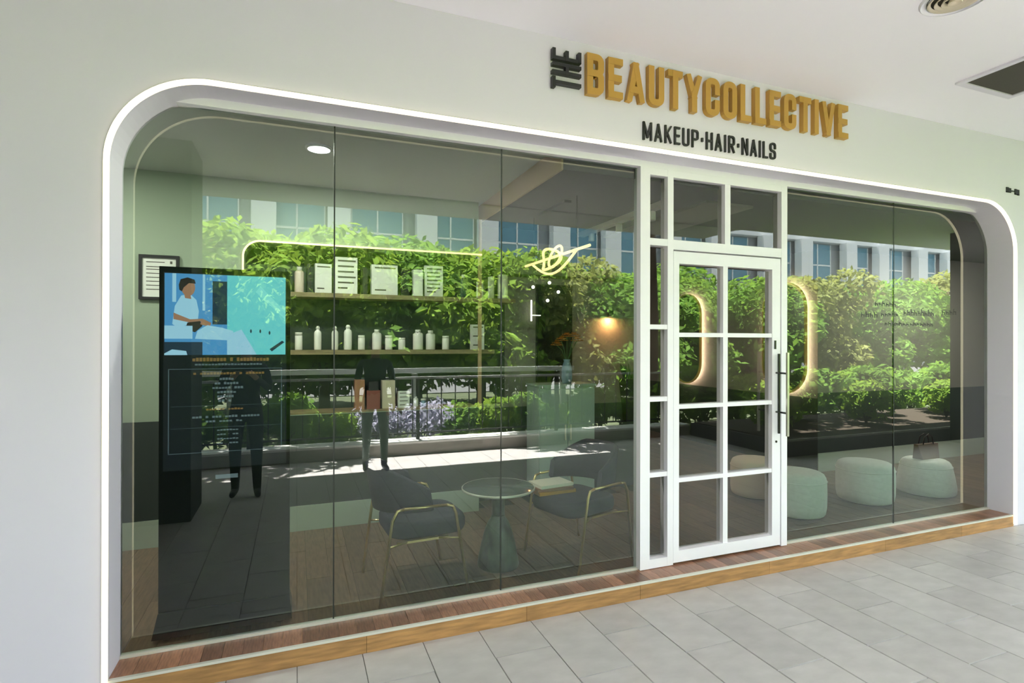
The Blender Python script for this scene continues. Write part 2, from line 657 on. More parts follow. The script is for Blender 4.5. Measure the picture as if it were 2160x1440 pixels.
GLY = {
    'T': [[(0, 1), (1, 1)], [(.5, 0), (.5, 1)]],
    'H': [[(0, 0), (0, 1)], [(1, 0), (1, 1)], [(0, .5), (1, .5)]],
    'E': [[(0, 0), (0, 1)], [(0, 1), (1, 1)], [(0, .5), (.85, .5)], [(0, 0), (1, 0)]],
    'B': [[(0, 0), (0, 1)], ['r', (0, 1), (1, 1), (1, .53), (0, .53)], ['r', (0, .53), (1, .53), (1, 0), (0, 0)]],
    'A': [[(0, 0), (.5, 1)], [(.5, 1), (1, 0)], [(.22, .26), (.78, .26)]],
    'U': [['r', (0, 1), (0, 0), (1, 0), (1, 1)]],
    'Y': [[(0, 1), (.5, .42)], [(1, 1), (.5, .42)], [(.5, 0), (.5, .45)]],
    'C': [['r', (1, .68), (1, 1), (0, 1), (0, 0), (1, 0), (1, .32)]],
    'O': [['rc', (0, 0), (0, 1), (1, 1), (1, 0)]],
    'L': [[(0, 1), (0, 0)], [(0, 0), (1, 0)]],
    'I': [[(.5, 0), (.5, 1)]],
    'V': [[(0, 1), (.5, 0)], [(.5, 0), (1, 1)]],
    'M': [[(0, 0), (0, 1)], [(1, 0), (1, 1)], [(0, 1), (.5, .15)], [(.5, .15), (1, 1)]],
    'K': [[(0, 0), (0, 1)], [(0, .4), (1, 1)], [(.3, .56), (1, 0)]],
    'P': [[(0, 0), (0, 1)], ['r', (0, 1), (1, 1), (1, .45), (0, .45)]],
    'R': [[(0, 0), (0, 1)], ['r', (0, 1), (1, 1), (1, .47), (0, .47)], [(.45, .47), (1, 0)]],
    'N': [[(0, 0), (0, 1)], [(1, 0), (1, 1)], [(0, 1), (1, 0)]],
    'S': [['r', (1, .72), (1, 1), (0, 1), (0, .52), (1, .48), (1, 0), (0, 0), (0, .28)]],
    '.': [[(.5, .44), (.5, .56)]],
}


def glyph(ch, W, Hh, t, mapper, y0, y1):
    """stroke letter of width W, height Hh, stroke t; mapper(u,v)->(x,z)"""
    b = MB()
    for si, st in enumerate(GLY[ch]):
        closed = False
        ya = y0 - si * .0012
        rnd = 0
        if st[0] == 'r':
            st, rnd = st[1:], min(W - t, Hh * .5) * .45
        elif st[0] == 'rc':
            st, rnd, closed = st[1:], min(W - t, Hh * .5) * .5, True
        if ch == 'I':
            pts = [(W / 2, t / 2 + v * (Hh - t)) for u, v in st]
        else:
            pts = [(t / 2 + u * (W - t), t / 2 + v * (Hh - t)) for u, v in st]
        if rnd:
            pts = rc(pts, rnd, closed=closed)
        n = len(pts)
        P = [Vector(p) for p in pts]
        L, Rr = [], []
        for i in range(n):
            if closed:
                d0, d1 = (P[i] - P[i - 1]), (P[(i + 1) % n] - P[i])
            else:
                d0 = P[i] - P[max(i - 1, 0)] if i > 0 else P[1] - P[0]
                d1 = P[min(i + 1, n - 1)] - P[i] if i < n - 1 else P[n - 1] - P[n - 2]
            if d0.length < 1e-7: d0 = d1
            if d1.length < 1e-7: d1 = d0
            d0, d1 = d0.normalized(), d1.normalized()
            nn = Vector((-(d0 + d1).y, (d0 + d1).x))
            nn.normalize()
            c = max(.5, nn.dot(Vector((-d0.y, d0.x))))
            ex = Vector((0, 0))
            if not closed and i == 0: ex = -d1 * t / 2
            if not closed and i == n - 1: ex = d0 * t / 2
            L.append(P[i] + nn * (t / 2 / c) + ex)
            Rr.append(P[i] - nn * (t / 2 / c) + ex)
        def cl(q):
            ee = si * .0006
            return mapper(min(max(q.x, ee), W - ee), min(max(q.y, ee), Hh - ee))
        for i in range(n if closed else n - 1):
            j = (i + 1) % n
            quad = [cl(L[i]), cl(Rr[i]), cl(Rr[j]), cl(L[j])]
            ar = sum(quad[k][0] * quad[(k + 1) % 4][1] - quad[(k + 1) % 4][0] * quad[k][1] for k in range(4))
            if ar < 0: quad = quad[::-1]
            b.prism_y(quad, ya, y1)
    return b


LET = MB
def letters(text, x0, x1, z0, z1, t, gap, parent, m, y0, y1, wide=None, rot=False, tilt=0.):
    wide = wide or {}
    ws = [wide.get(c, 1.) for c in text]
    if not rot:
        total = x1 - x0
    else:
        total = z1 - z0
    unit = (total - gap * (len(text) - 1)) / sum(ws)
    p = 0
    for c, w in zip(text, ws):
        W = unit * w
        if c != ' ':
            if not rot:
                dz = tilt * p
                mp = lambda u, v, p=p, dz=dz: (x0 + p + u, z0 + dz + v)
                Hh = z1 - z0
            else:
                mp = lambda u, v, p=p: (x1 - v, z0 + p + u)
                Hh = x1 - x0
            glyph(c, W, Hh, t, mp, y0, y1).build('letter', m, parent)
        p += W + gap


sg = empty('shop_sign', (2.6, WF, 3.2))
def under(o, parent):
    for c in o:
        c.location = -Vector(parent.location)
letters('THE', 1.418, 1.612, 3.172, 3.408, .021, .017, sg, 'black_letter', WF - .030, WF - .0005, rot=True)
letters('BEAUTYCOLLECTIVE', 1.648, 3.885, 3.166, 3.418, .042, .030, sg, 'gold_letter', WF - .036, WF - .0005,
        {'I': .42, 'A': 1.12, 'Y': 1.08, 'V': 1.12, 'E': .9, 'L': .85, 'T': .98}, tilt=.010)
under(sg.children, sg)
tag(sg, 'raised shop name in gold capitals with a small black word standing upright at its left', 'sign')
s2 = empty('service_sign', (2.6, WF, 3.0))
letters('MAKEUP.HAIR.NAILS', 2.070, 3.194, 2.950, 3.068, .0135, .020, s2, 'black_letter', WF - .012, WF - .0005,
        {'I': .3, '.': .42, 'M': 1.25, 'A': 1.08, 'L': .8, 'E': .85}, tilt=.006)
under(s2.children, s2)
tag(s2, 'thin black capitals reading the services under the gold shop name', 'sign')
un = empty('unit_number', (6.0, WF, 3.02))
for (a, b_, zc, hh) in ((5.915, 5.950, 3.022, .046), (5.955, 5.985, 3.020, .040), (5.995, 6.030, 3.018, .010), (6.040, 6.072, 3.016, .050), (6.078, 6.108, 3.013, .050)):
    q = MB()
    q.box(a - 6.0, b_ - 6.0, -.006, -.0005, zc - 3.02 - hh / 2, zc - 3.02 - hh / 2 + .01)
    if hh > .02:
        q.box(a - 6.0, a - 6.0 + .012, -.006, -.0005, zc - 3.02 - hh / 2, zc - 3.02 + hh / 2)
        q.box(b_ - 6.012, b_ - 6.0, -.006, -.0005, zc - 3.02 - hh / 2, zc - 3.02 + hh / 2)
        q.box(a - 6.0, b_ - 6.0, -.006, -.0005, zc - 3.02 + hh / 2 - .01, zc - 3.02 + hh / 2)
    q.build('digit', 'black_letter', un)
tag(un, 'tiny dark unit number on the white wall above the right corner of the opening', 'sign')

# small faded lettering on the right glass
gs = empty('window_lettering', (5.0, -.0062, 1.9))
words = [(4.515, 4.780, 1.982, .050), (4.350, 4.555, 1.892, .062), (4.590, 4.810, 1.895, .045), (4.870, 5.275, 1.915, .060), (5.375, 5.585, 1.932, .058), (4.632, 5.262, 1.815, .040)]
for x0, x1, z, hh in words:
    n = max(3, int((x1 - x0) / .042))
    w = (x1 - x0) / n
    q = MB()
    for k in range(n):
        xa = x0 + k * w - 5.0
        a = hh * random.uniform(.55, 1.0)
        zc = z - 1.9 - hh / 2
        q.box(xa, xa + .008, -.0008, 0, zc, zc + a)
        q.box(xa + .001, xa + w * .7, -.0008, 0, zc + a * .45, zc + a * .45 + .008)
        q.box(xa + w * .55, xa + w * .55 + .008, -.0008, 0, zc, zc + a * .5)
    q.build('word', 'black_letter', gs)
tag(gs, 'three short rows of small dark lettering stuck on the right hand glass', 'lettering')

# ------------------------------------------------------------------ step, tiles, arcade
step = MB().box(XL + .0005, XR - .0005, WF + .012, .0205, -.0055, ST - .008)
stp = struct(step.build('floor_step', 'riser_wood'), 'low wooden step along the foot of the shopfront')
NT = 74
w = (XR - XL) / NT
pm = MB().box(-w / 2 + .001, w / 2 - .001, WF + .016, -.024, 0, .008)
p0 = pm.build('plank', 'tread_wood', stp)
for i in range(NT):
    o = p0 if i == 0 else p0.copy()
    if i: col.objects.link(o)
    o.parent = stp
    o.location = (XL + w * (i + .5), 0, ST - .0078 + random.uniform(-.0004, .0004))
edges = [XL, .35, 1.27, 2.06, 3.15, 4.35, 5.3, XR]
for a, b_ in zip(edges[:-1], edges[1:]):
    MB().box(a + .001, b_ - .001, WF, WF + .0118, -.0055, ST - .010).build('riser_board', 'riser_wood', stp)
MB().box(XL, XR, WF - .004, WF + .015, ST - .0095, ST + .003).build('nosing', 'steel_trim', stp)

fl = struct(MB().box(XA, XB, -4.86, 6.5, -.20, -.006).build('floor', 'grout'), 'grey stone tile floor of the covered walkway')
TW, TL = .3217, .615
tm = MB()
e, hgt = .0022, .006
x0, x1, y0, y1 = e, TW - e, e, TL - e
tm.add([(x0, y0, -.006), (x1, y0, -.006), (x1, y1, -.006), (x0, y1, -.006), (x0 + .002, y0 + .002, 0), (x1 - .002, y0 + .002, 0), (x1 - .002, y1 - .002, 0), (x0 + .002, y1 - .002, 0)],
       [(4, 5, 6, 7), (0, 1, 5, 4), (1, 2, 6, 5), (2, 3, 7, 6), (3, 0, 4, 7)])
proto = None
far = MB()


def clip_tile(b, xa, ya, yb):
    b.box(xa + e, xa + TW - e, ya + e, yb - e, -.006, 0)


for i in range(-30, 46):
    xa = .650 + TW * i
    if xa < XA or xa + TW > XB: continue
    off = -.195 if i % 2 == 0 else -.5
    ys = [WF - .001]
    y = off
    if y > WF - .02: y -= TL
    while y > -4.86:
        ys.append(y)
        y -= TL
    ys.append(-4.858)
    for a, b_ in zip(ys[:-1], ys[1:]):
        L = a - b_
        near = -1.0 < xa < 7.2 and a > -3.0
        if not near:
            clip_tile(far, xa, b_, a)
        elif abs(L - TL) < .002:
            if proto is None:
                proto = tm.build('tile', 'tile', fl)
                o = proto
            else:
                o = proto.copy()
                col.objects.link(o)
                o.parent = fl
            o.location = (xa, b_, random.uniform(-.0006, .0006))
        else:
            q = MB()
            q.box(e, TW - e, e, L - e, -.006, 0)
            q.build('tile', 'tile', fl, (xa, b_, 0))
fo = far.build('distant_tiles', 'tile', fl)
fo['kind'] = 'stuff'

cl_ = MB()
cl_.box(XA, 6.7, -4.70, WF - .0005, CEIL, CEIL + .30)
cl_.box(6.7, XB, -3.85, WF - .0005, CEIL, CEIL + .30)
cb = struct(cl_.build('ceiling', 'ceiling_white'), 'plain white ceiling of the covered walkway')
bm_ = MB().box(XA, 6.7, -3.86, -3.78, CEIL - .012, CEIL - .0005)
bm_.build('edge_batten', 'frame_white', cb)
struct(MB().box(XA, 6.7, -4.70, 7.0, CEIL + .305, CEIL + .70).box(6.7, XB, -3.85, 7.0, CEIL + .305, CEIL + .70).build('roof', 'concrete'), 'concrete slab above the walkway and shop')

# round ceiling diffuser
v = empty('ceiling_diffuser', (3.27, -1.33, CEIL - .001))
MB().lathe([(.150, -.012), (.156, -.006), (.158, -.0005), (.120, -.0005), (.125, -.012)], n=36, caps=False).build('outer_ring', 'frame_white', v)
MB().lathe([(.1, -.0005), (.124, -.0005), (.124, -.001), (.02, -.001)], n=36, caps=False).build('recess', 'vent_dark', v)
for r0, z in ((.118, -.014), (.088, -.020), (.058, -.026), (.03, -.03)):
    MB().lathe([(r0 - .014, -.004), (r0, z), (r0 + .003, z + .003), (r0 - .008, -.002)], n=36, caps=False).build('cone_ring', 'vent_beige', v)
tag(v, 'round beige air diffuser with concentric rings set in the walkway ceiling', 'vent')
v = empty('ceiling_hatch', (4.65, -1.02, CEIL - .001))
for a in ((-.31, .31, .265, .31), (-.31, .31, -.31, -.265), (-.31, -.272, -.265, .265), (.272, .31, -.265, .265)):
    MB().box(a[0], a[1], a[2], a[3], -.014, -.0005).build('frame_bar', 'facade_white', v)
MB().box(-.272, .272, -.265, .265, -.006, -.0005).build('panel', 'vent_dark', v)
tag(v, 'square dark brown ceiling grille with a pale frame at the upper right', 'vent')

# ------------------------------------------------------------------ shop interior shell
IZ = ST
WA, WB_, WC = 1.64, 1.92, 1.64
XN0, XN1 = -.40, 1.56      # niche
ZW = 1.045                 # wainscot top
CH, CD = 2.935, 2.775
XM = 5.83
IXL, IXR, IYB = -2.4, 11.0, 5.6

# floor boards
fb = struct(MB().box(IXL, IXR, .021, IYB, 0, IZ - .012).build('floor_interior', 'niche_dark'), 'dark wooden floor of the shop')
bw = .145
k = 0
x = IXL
protos = {}
while x < IXR - .01:
    segs = [(.023, .62), (.62, 1.7), (1.7, 3.0), (3.0, IYB)] if k % 2 else [(.023, 1.15), (1.15, 2.3), (2.3, IYB)]
    for a, b_ in segs:
        if a > 1.6 and (x < 3.3 or x > XM): continue
        key = (round(a, 3), round(b_, 3))
        ww = min(bw, IXR - x)
        if key not in protos:
            o = MB().box(.0012, bw - .0012, a + .0012, b_ - .0012, 0, .0118).build('floor_board', 'floor_wood', fb)
            protos[key] = o
        else:
            o = protos[key].copy()
            col.objects.link(o)
            o.parent = fb
        o.location = (x, 0, IZ - .0119)
    x += bw
    k += 1


def wallpart(name, b, m, parent=None, label=None):
    o = b.build(name, m, parent)
    if parent is None:
        struct(o, label)
    return o


# wall A with niche (rounded upper left corner)
wa = MB()
TH = .27
nr = .13
NB, NT_ = 1.05, 2.455
wa.prism_y([(IXL, IZ), (XN0, IZ), (XN0, CH), (IXL, CH)], WA, WA + TH)
wa.prism_y([(XN0, NT_), (XN1, NT_), (XN1, CH), (XN0, CH)], WA, WA + TH)
wa.prism_y([(XN0, IZ), (XN1, IZ), (XN1, NB), (XN0, NB)], WA, WA + TH)
wa.prism_y([(XN0, NT_)] + arc(XN0 + nr, NT_ - nr, nr, PI, PI / 2, 8), WA, WA + TH)
oa = wallpart('wall_shelves', wa, 'sage_wall', None, 'pale sage inner wall with a shelf niche')
wallpart('wainscot', MB().box(IXL, XN1 + .004, WA - .006, WA - .0005, ZW - .8, ZW), 'wainscot', oa)
wallpart('skirting', MB().box(IXL, XN1 + .004, WA - .014, WA - .0065, IZ + .0005, .305), 'skirting', oa)
wallpart('corner_trim', MB().box(XN1 + .0005, XN1 + .03, WA - .005, WA + .02, ZW, CH - .15), 'tan_board', oa)
# wall B
wb = MB().box(XN0 - .1, 3.50, WB_, WB_ + .12, IZ, CD)
wb.box(3.38, 3.50, WB_ + .12, IYB, IZ, CD)
wb.box(XN0 - .1, XN1, WB_, WB_ + .12, CD, CH)
ob = wallpart('wall_back', wb, 'taupe_wall', None, 'taupe inner wall behind the waiting chairs')
wallpart('niche_panel', MB().box(XN0 - .05, XN1 + .36, WB_ - .006, WB_ - .0005, NB, NT_ + .05), 'niche_dark', ob)
wallpart('wainscot', MB().box(XN1 + .002, 3.505, WB_ - .006, WB_ - .0005, IZ, 1.005), 'wainscot', ob)
wallpart('dark_band', MB().box(XN1 + .002, 3.505, WB_ - .02, WB_ - .0065, CD - .13, CD - .0005), 'black_band', ob)
wallpart('picture_rail', MB().box(XN1 + .002, 3.505, WB_ - .012, WB_ - .0005, 2.30, 2.33), 'black_matte', ob)
# corridor end and mirror wall, wall C
wallpart('wall_corridor', MB().box(3.38, XM + .12, IYB, IYB + .12, IZ, CD), 'taupe_wall', None, 'taupe end wall of the inner corridor')
om = wallpart('wall_mirrors', MB().box(XM, XM + .12, WC + .121, IYB - .0005, IZ, CD), 'taupe_wall', None, 'taupe inner wall carrying the two capsule mirrors')
wallpart('wainscot', MB().box(XM - .006, XM - .0005, WC + .0, IYB - .001, IZ, .98), 'wainscot', om)
oc = wallpart('wall_right', MB().box(XM, IXR, WC, WC + .12, IZ, CD), 'taupe_wall', None, 'grey taupe inner wall behind the poufs')
wallpart('wainscot', MB().box(XM - .006, IXR, WC - .006, WC - .0005, .32, ZW), 'wainscot', oc)
wallpart('skirting', MB().box(XM - .006, IXR, WC - .014, WC - .0065, IZ + .0005, .325), 'skirting', oc)
wallpart('wall_left_end', MB().box(IXL - .12, IXL - .0005, .021, WA + TH, IZ, CH), 'sage_wall', None, 'pale end wall at the left of the shop')
wallpart('wall_right_end', MB().box(IXR + .0005, IXR + .12, .021, WC + .12, IZ, CD), 'taupe_wall', None, 'taupe end wall at the right of the shop')
# ceilings
wallpart('ceiling_shop', MB().box(IXL - .12, XN1 + .06, .021, WB_ + .12, CH + .0005, CH + .1), 'int_ceiling', None, 'pale ceiling over the product shelves')
dc = wallpart('ceiling_dropped', MB().box(XN1 + .06, IXR + .12, .021, IYB + .12, CD + .0005, CD + .26), 'dark_ceiling', None, 'dropped dark ceiling over the waiting area')
wallpart('tan_fascia', MB().box(XN1 + .045, XN1 + .0595, .022, WB_ - .001, CD - .002, CH), 'tan_board', dc)
wallpart('ceiling_panel', MB().box(3.02, 3.50, .3, WB_ - .03, CD - .02, CD - .0005), 'taupe_wall', dc)

# shelves in the niche
shelves = []
for z, xr, lab in ((2.055, 1.93, 'top wooden shelf of the niche, under the glowing strip'), (1.578, 1.72, 'middle wooden shelf of the niche, holding a row of white bottles'), (1.062, 1.555, 'lowest wooden shelf of the niche, level with the dark wainscot')):
    b = MB().box(XN0 + .004, xr, WA + .012, WB_ - .0065, z - .034, z)
    o = b.build('display_shelf', 'shelf_wood')
    o.location.z = 0
    tag(o, lab, 'shelf', 'niche shelves')
    MB().box(XN0 + .004, xr, WA + .006, WA + .0118, z - .036, z + .002).build('front_edge', 'shelf_wood', o)

nl = empty('niche_light_strip', (0, WA, 2.4))
npth = [(XN0, 1.62)] + arc(XN0 + nr, NT_ - nr, nr, PI, PI / 2, 10) + [(XN1 + .03, NT_)]
so = strip(npth, -.009, .005, -.014, -.001)
o = so.build('diffuser', 'led_gold', nl)
o.location = (0, 0, -2.4)
tag(nl, 'glowing golden light strip around the left and top edge of the shelf niche', 'light strip')

# ------------------------------------------------------------------ products
def bottle(r, h, kind):
    if kind == 0:      # tapered tall bottle with pointed cap
        return [(r * .96, 0), (r, .006), (r, h * .70), (r * .82, h * .78), (r * .48, h * .82), (r * .48, h * .86)], [(r * .55, h * .86), (r * .55, h * .94), (r * .3, h)]
    if kind == 1:      # round shouldered
        return [(r * .96, 0), (r, .006), (r, h * .76), (r * .9, h * .82), (r * .55, h * .86)], [(r * .56, h * .86), (r * .56, h * .98), (r * .5, h)]
    return [(r * .96, 0), (r, .005), (r, h * .80), (r * .95, h * .82)], [(r * .97, h * .82), (r * .97, h * .99), (r * .92, h)]   # jar


def add_bottle(x, y, z, r, h, kind, label, group, m='white_plastic', cap='white_plastic'):
    t = empty('bottle', (x, y, z + .0005))
    bp, cp = bottle(r, h, kind)
    MB().lathe(bp, n=16).build('body', m, t)
    MB().lathe(cp, n=14).build('cap', cap, t)
    tag(t, label, 'bottle', group)
    return t


def add_box(x, y, z, w, d, h, m, label, group=None, rz=0, lines=0, cat='box'):
    t = empty('product_box', (x, y, z + .0005), rz)
    MB().box(-w / 2, w / 2, -d / 2, d / 2, 0, h).build('carton', m, t)
    if lines:
        for i in range(lines):
            zz_ = h * (.9 - .72 * i / max(1, lines - 1))
            ww = w * (.72 if i % 3 else .8)
            MB().box(-w * .38, -w * .38 + ww * (1 if i < lines - 1 else .6), -d / 2 - .0012, -d / 2 - .0002, zz_ - h * .022, zz_ + h * .022).build('print_line', 'print_dark', t)
    tag(t, label, cat, group)
    return t


G2 = 'white bottles on the middle shelf'
mid = [(.016, .030, .150, 2, 'square-shouldered white bottle at the left end of the middle shelf'),
       (.168, .030, .205, 0, 'tall white bottle with a pointed cap, second on the middle shelf'),
       (.308, .028, .205, 0, 'tall white bottle with a pointed cap, third on the middle shelf'),
       (.416, .034, .218, 0, 'tallest white pointed bottle on the middle shelf, just right of the glass joint'),
       (.530, .030, .128, 2, 'short white jar between two taller bottles, fifth on the middle shelf'),
       (.662, .040, .180, 1, 'wide white bottle with a rounded shoulder, sixth on the middle shelf'),
       (.766, .033, .128, 2, 'short white bottle, seventh on the middle shelf'),
       (.882, .032, .108, 2, 'shortest white jar on the middle shelf, eighth in the row'),
       (1.028, .046, .182, 1, 'wide white bottle with a small cap, ninth on the middle shelf'),
       (1.144, .043, .176, 1, 'wide white bottle with a round shoulder, tenth on the middle shelf'),
       (1.286, .032, .128, 2, 'slim short white bottle, last round bottle on the middle shelf')]
for x, r, h_, kd, lab in mid:
    add_bottle(x, 1.78, 1.578, r, h_, kd, lab, G2)
add_box(1.592, 1.78, 1.578, .125, .05, .235, 'paper_white', 'white upright display card at the right end of the middle shelf', lines=3)
# top shelf
G1_ = 'items on the top shelf'
for x, r, h_, kd, lab, m in ((-.335, .036, .165, 1, 'white bottle at the far left of the top shelf above the kiosk', 'white_plastic'),
                             (-.235, .034, .150, 1, 'second white bottle from the left on the top shelf', 'white_plastic'),
                             (-.105, .030, .160, 0, 'white pointed bottle on the top shelf above the kiosk corner', 'white_plastic'),
                             (.020, .038, .225, 1, 'pinkish bottle on the top shelf beside the printed cards', 'pink_plastic'),
                             (1.455, .034, .225, 1, 'dark glass bottle with a white lower half on the top shelf', 'glass_bottle'),
                             (1.618, .034, .165, 2, 'white bottle near the right end of the top shelf', 'white_plastic'),
                             (1.730, .030, .215, 2, 'slim tall white bottle, second from the right on the top shelf', 'white_plastic'),
                             (1.848, .050, .240, 2, 'wide white canister at the right end of the top shelf', 'white_plastic')):
    add_bottle(x, 1.78, 2.055, r, h_, kd, lab, G1_, m)
add_box(.098, 1.80, 2.055, .03, .12, .25, 'carton_black', 'narrow dark carton left of the white card on the top shelf')  # dark block put in for the shaded gap beside the pinkish bottle
add_box(.208, 1.77, 2.055, .135, .06, .255, 'paper_white', 'white creased paper bag left of the striped card on the top shelf', lines=2, rz=.1)
add_box(.400, 1.78, 2.055, .185, .04, .325, 'paper_white', 'tall white price card with dark printed lines behind the first glass joint', lines=6)
add_box(.556, 1.80, 2.055, .04, .12, .24, 'carton_black', 'dark narrow carton right of the tall printed card on the top shelf')  # dark block put in for the shaded gap before the carrier bag
add_box(.722, 1.77, 2.055, .225, .09, .270, 'paper_white', 'broad white paper carrier bag in the middle of the top shelf', lines=2)
add_box(.905, 1.80, 2.055, .075, .12, .25, 'carton_black', 'dark carton right of the broad white bag on the top shelf')
add_box(1.020, 1.78, 2.055, .085, .09, .245, 'paper_white', 'plain white carton left of the second striped card on the top shelf')
add_box(1.170, 1.78, 2.055, .170, .04, .290, 'paper_white', 'second white card with dark printed stripes on the top shelf', lines=7)
# lowest shelf
add_box(.512, 1.78, 1.062, .082, .10, .255, 'carton_brown', 'tall orange brown carton at the left of the lowest shelf')
add_box(.628, 1.77, 1.062, .112, .09, .160, 'carton_red', 'dark red low carton on the lowest shelf')
add_box(.628, 1.77, 1.223, .080, .07, .075, 'carton_black', 'small black box stacked on the dark red carton')
add_box(.760, 1.78, 1.062, .112, .09, .245, 'carton_beige', 'tall beige carton on the lowest shelf')
add_box(.894, 1.77, 1.062, .100, .08, .145, 'paper_white', 'small pale carton with a ribbed front on the lowest shelf', lines=4)
add_bottle(1.010, 1.78, 1.062, .022, .09, 1, 'small white bottle right of the pale carton on the lowest shelf', None)
add_bottle(1.075, 1.76, 1.062, .024, .07, 2, 'small clear blue jar near the right of the lowest shelf', None, 'vase_blue')

# framed certificate
cf = empty('framed_certificate', (-.966, WA - .001, 2.13))
fw, fh, ft = .262, .335, .020
for a in ((-fw / 2, fw / 2, fh / 2 - ft, fh / 2), (-fw / 2, fw / 2, -fh / 2, -fh / 2 + ft), (-fw / 2, -fw / 2 + ft, -fh / 2 + ft, fh / 2 - ft), (fw / 2 - ft, fw / 2, -fh / 2 + ft, fh / 2 - ft)):
    MB().box(a[0], a[1], -.024, 0, a[2], a[3]).build('frame_bar', 'black_matte', cf)
MB().box(-fw / 2 + ft, fw / 2 - ft, -.010, -.001, -fh / 2 + ft, fh / 2 - ft).build('paper', 'paper_white', cf)
for i, (z, w_) in enumerate(((.115, .12), (.08, .14), (.06, .16), (.03, .13), (.0, .15), (-.03, .15), (-.06, .14), (-.09, .10))):
    MB().box(-.085, -.085 + w_, -.0112, -.0102, z - .003, z + .003).build('text_line', 'print_dark', cf)
MB().box(.07, .085, -.0112, -.0102, .105, .125).build('seal', 'print_dark', cf)
tag(cf, 'black framed certificate hanging on the pale wall behind the kiosk', 'picture frame')

# ------------------------------------------------------------------ kiosk
KX, KY = -.355, .20
ks = empty('display_kiosk', (KX, KY, IZ))
KW, KH = .642, 1.945
MB().box(-KW / 2, KW / 2, -.030, .045, .115, KH).build('housing', 'black_gloss', ks)
b = MB()
b.add([(-KW / 2 - .012, -.125, .018), (KW / 2 + .012, -.125, .018), (KW / 2 + .012, .15, .018), (-KW / 2 - .012, .15, .018),
       (-KW / 2, -.045, .115), (KW / 2, -.045, .115), (KW / 2, .06, .115), (-KW / 2, .06, .115)],
      [(3, 2, 1, 0), (4, 5, 6, 7), (0, 1, 5, 4), (1, 2, 6, 5), (2, 3, 7, 6), (3, 0, 4, 7)])
b.build('base', 'black_gloss', ks)
for sx in (-1, 1):
    for sy in (-.09, .11):
        MB().lathe([(.022, .001), (.022, .018)], sx * .27, sy, 12).build('foot', 'black_matte', ks)
MB().box(-KW / 2 + .02, KW / 2 - .02, -.0325, -.0302, .86, KH - .03).build('screen', 'scr_navy', ks)
scr = ks.children[-1]
SY = -.0327
layer = [0]


def scrpoly(poly, m, name='picture_patch'):
    """poly in screen units: u 0..1 across, v 0..1 from top of the photo panel (height .435 m)"""
    layer[0] += 1
    y = SY - .00018 * layer[0]
    W_, H_ = KW - .05, .435
    pts = [(-W_ / 2 + u * W_, KH - .035 - vv * H_) for u, vv in poly]
    ar = sum(pts[k][0] * pts[(k + 1) % len(pts)][1] - pts[(k + 1) % len(pts)][0] * pts[k][1] for k in range(len(pts)))
    if ar < 0: pts = pts[::-1]
    return MB().prism_y(pts, y, y + .00016).build(name, m, scr)


def rect(u0, u1, v0, v1): return [(u0, v0), (u1, v0), (u1, v1), (u0, v1)]
def ell(cu, cv, ru, rv, n=20): return [(cu + ru * math.cos(2 * PI * i / n), cv + rv * math.sin(2 * PI * i / n)) for i in range(n)]


scrpoly(rect(.5, 1, 0, 1), 'scr_cyan', 'picture_panel')
scrpoly(rect(0, .5, 0, 1), 'scr_blue', 'picture_panel')
scrpoly([(.5, .75), (.62, .68), (.75, 1), (.5, 1)], 'scr_paleblue')
scrpoly([(.78, .12), (1, .45), (1, .55), (.74, .2)], 'scr_cyan2')
scrpoly([(.86, .93), (.97, .82), (.99, .84), (.88, .96)], 'scr_dark')
scrpoly(rect(.06, .09, 0, .35), 'scr_paleblue')
scrpoly(rect(.30, .32, 0, .45), 'scr_paleblue')
scrpoly(rect(.38, .5, .08, .62), 'scr_dark')
scrpoly([(.06, .62), (.08, .40), (.13, .27), (.20, .25), (.25, .32), (.27, .46), (.26, .60), (.10, .66)], 'scr_paleblue')   # tunic
scrpoly(ell(.185, .17, .055, .105), 'scr_skin')
scrpoly([(.11, .14), (.125, .07), (.18, .045), (.235, .07), (.245, .12), (.19, .115), (.15, .17), (.135, .22), (.115, .20)], 'scr_hair')
scrpoly([(.15, .23), (.20, .25), (.21, .31), (.16, .30)], 'scr_skin')
scrpoly([(.07, .48), (.10, .50), (.20, .56), (.30, .55), (.31, .585), (.20, .60), (.07, .56)], 'scr_skin')
scrpoly([(.18, .60), (.28, .58), (.30, .64), (.24, .72), (.16, .68)], 'scr_hair')
scrpoly([(.30, .55), (.37, .60), (.36, .65), (.28, .62)], 'scr_skin')
scrpoly([(.26, .70), (.34, .63), (.46, .66), (.55, .70), (.55, .82), (.24, .80)], 'scr_paleblue')
scrpoly(rect(0, .22, .64, .80), 'scr_paleblue')
scrpoly(rect(0, .30, .84, 1), 'scr_dark')
scrpoly([(.0, .98), (.06, .93), (.17, .95), (.18, 1.0), (0, 1)], 'scr_paleblue')
for (u, vv) in ((.70, .70), (.78, .70), (.86, .72)):
    scrpoly(ell(u, vv, .008, .025, 8), 'scr_dark')


def scrbar(u0, u1, v0, v1, m, name='text_line'):
    if m in ('scr_text', 'scr_gold') and u1 - u0 > .05:
        n = int((u1 - u0) / .028) + 1
        w_ = (u1 - u0) / n
        layer[0] += 1
        q = MB()
        W_, H_ = KW - .05, .435
        for k_ in range(n):
            if random.random() < .12: continue
            a = u0 + k_ * w_
            q.box(-W_ / 2 + a * W_, -W_ / 2 + (a + w_ * .78) * W_, SY - .0012, SY - .0002, KH - .035 - v1 * H_, KH - .035 - (v0 + (v1 - v0) * random.uniform(0, .35)) * H_)
        o = q.build(name, m, scr)
        o['kind'] = 'stuff'
        return o
    return scrpoly(rect(u0, u1, v0, v1), m, name)


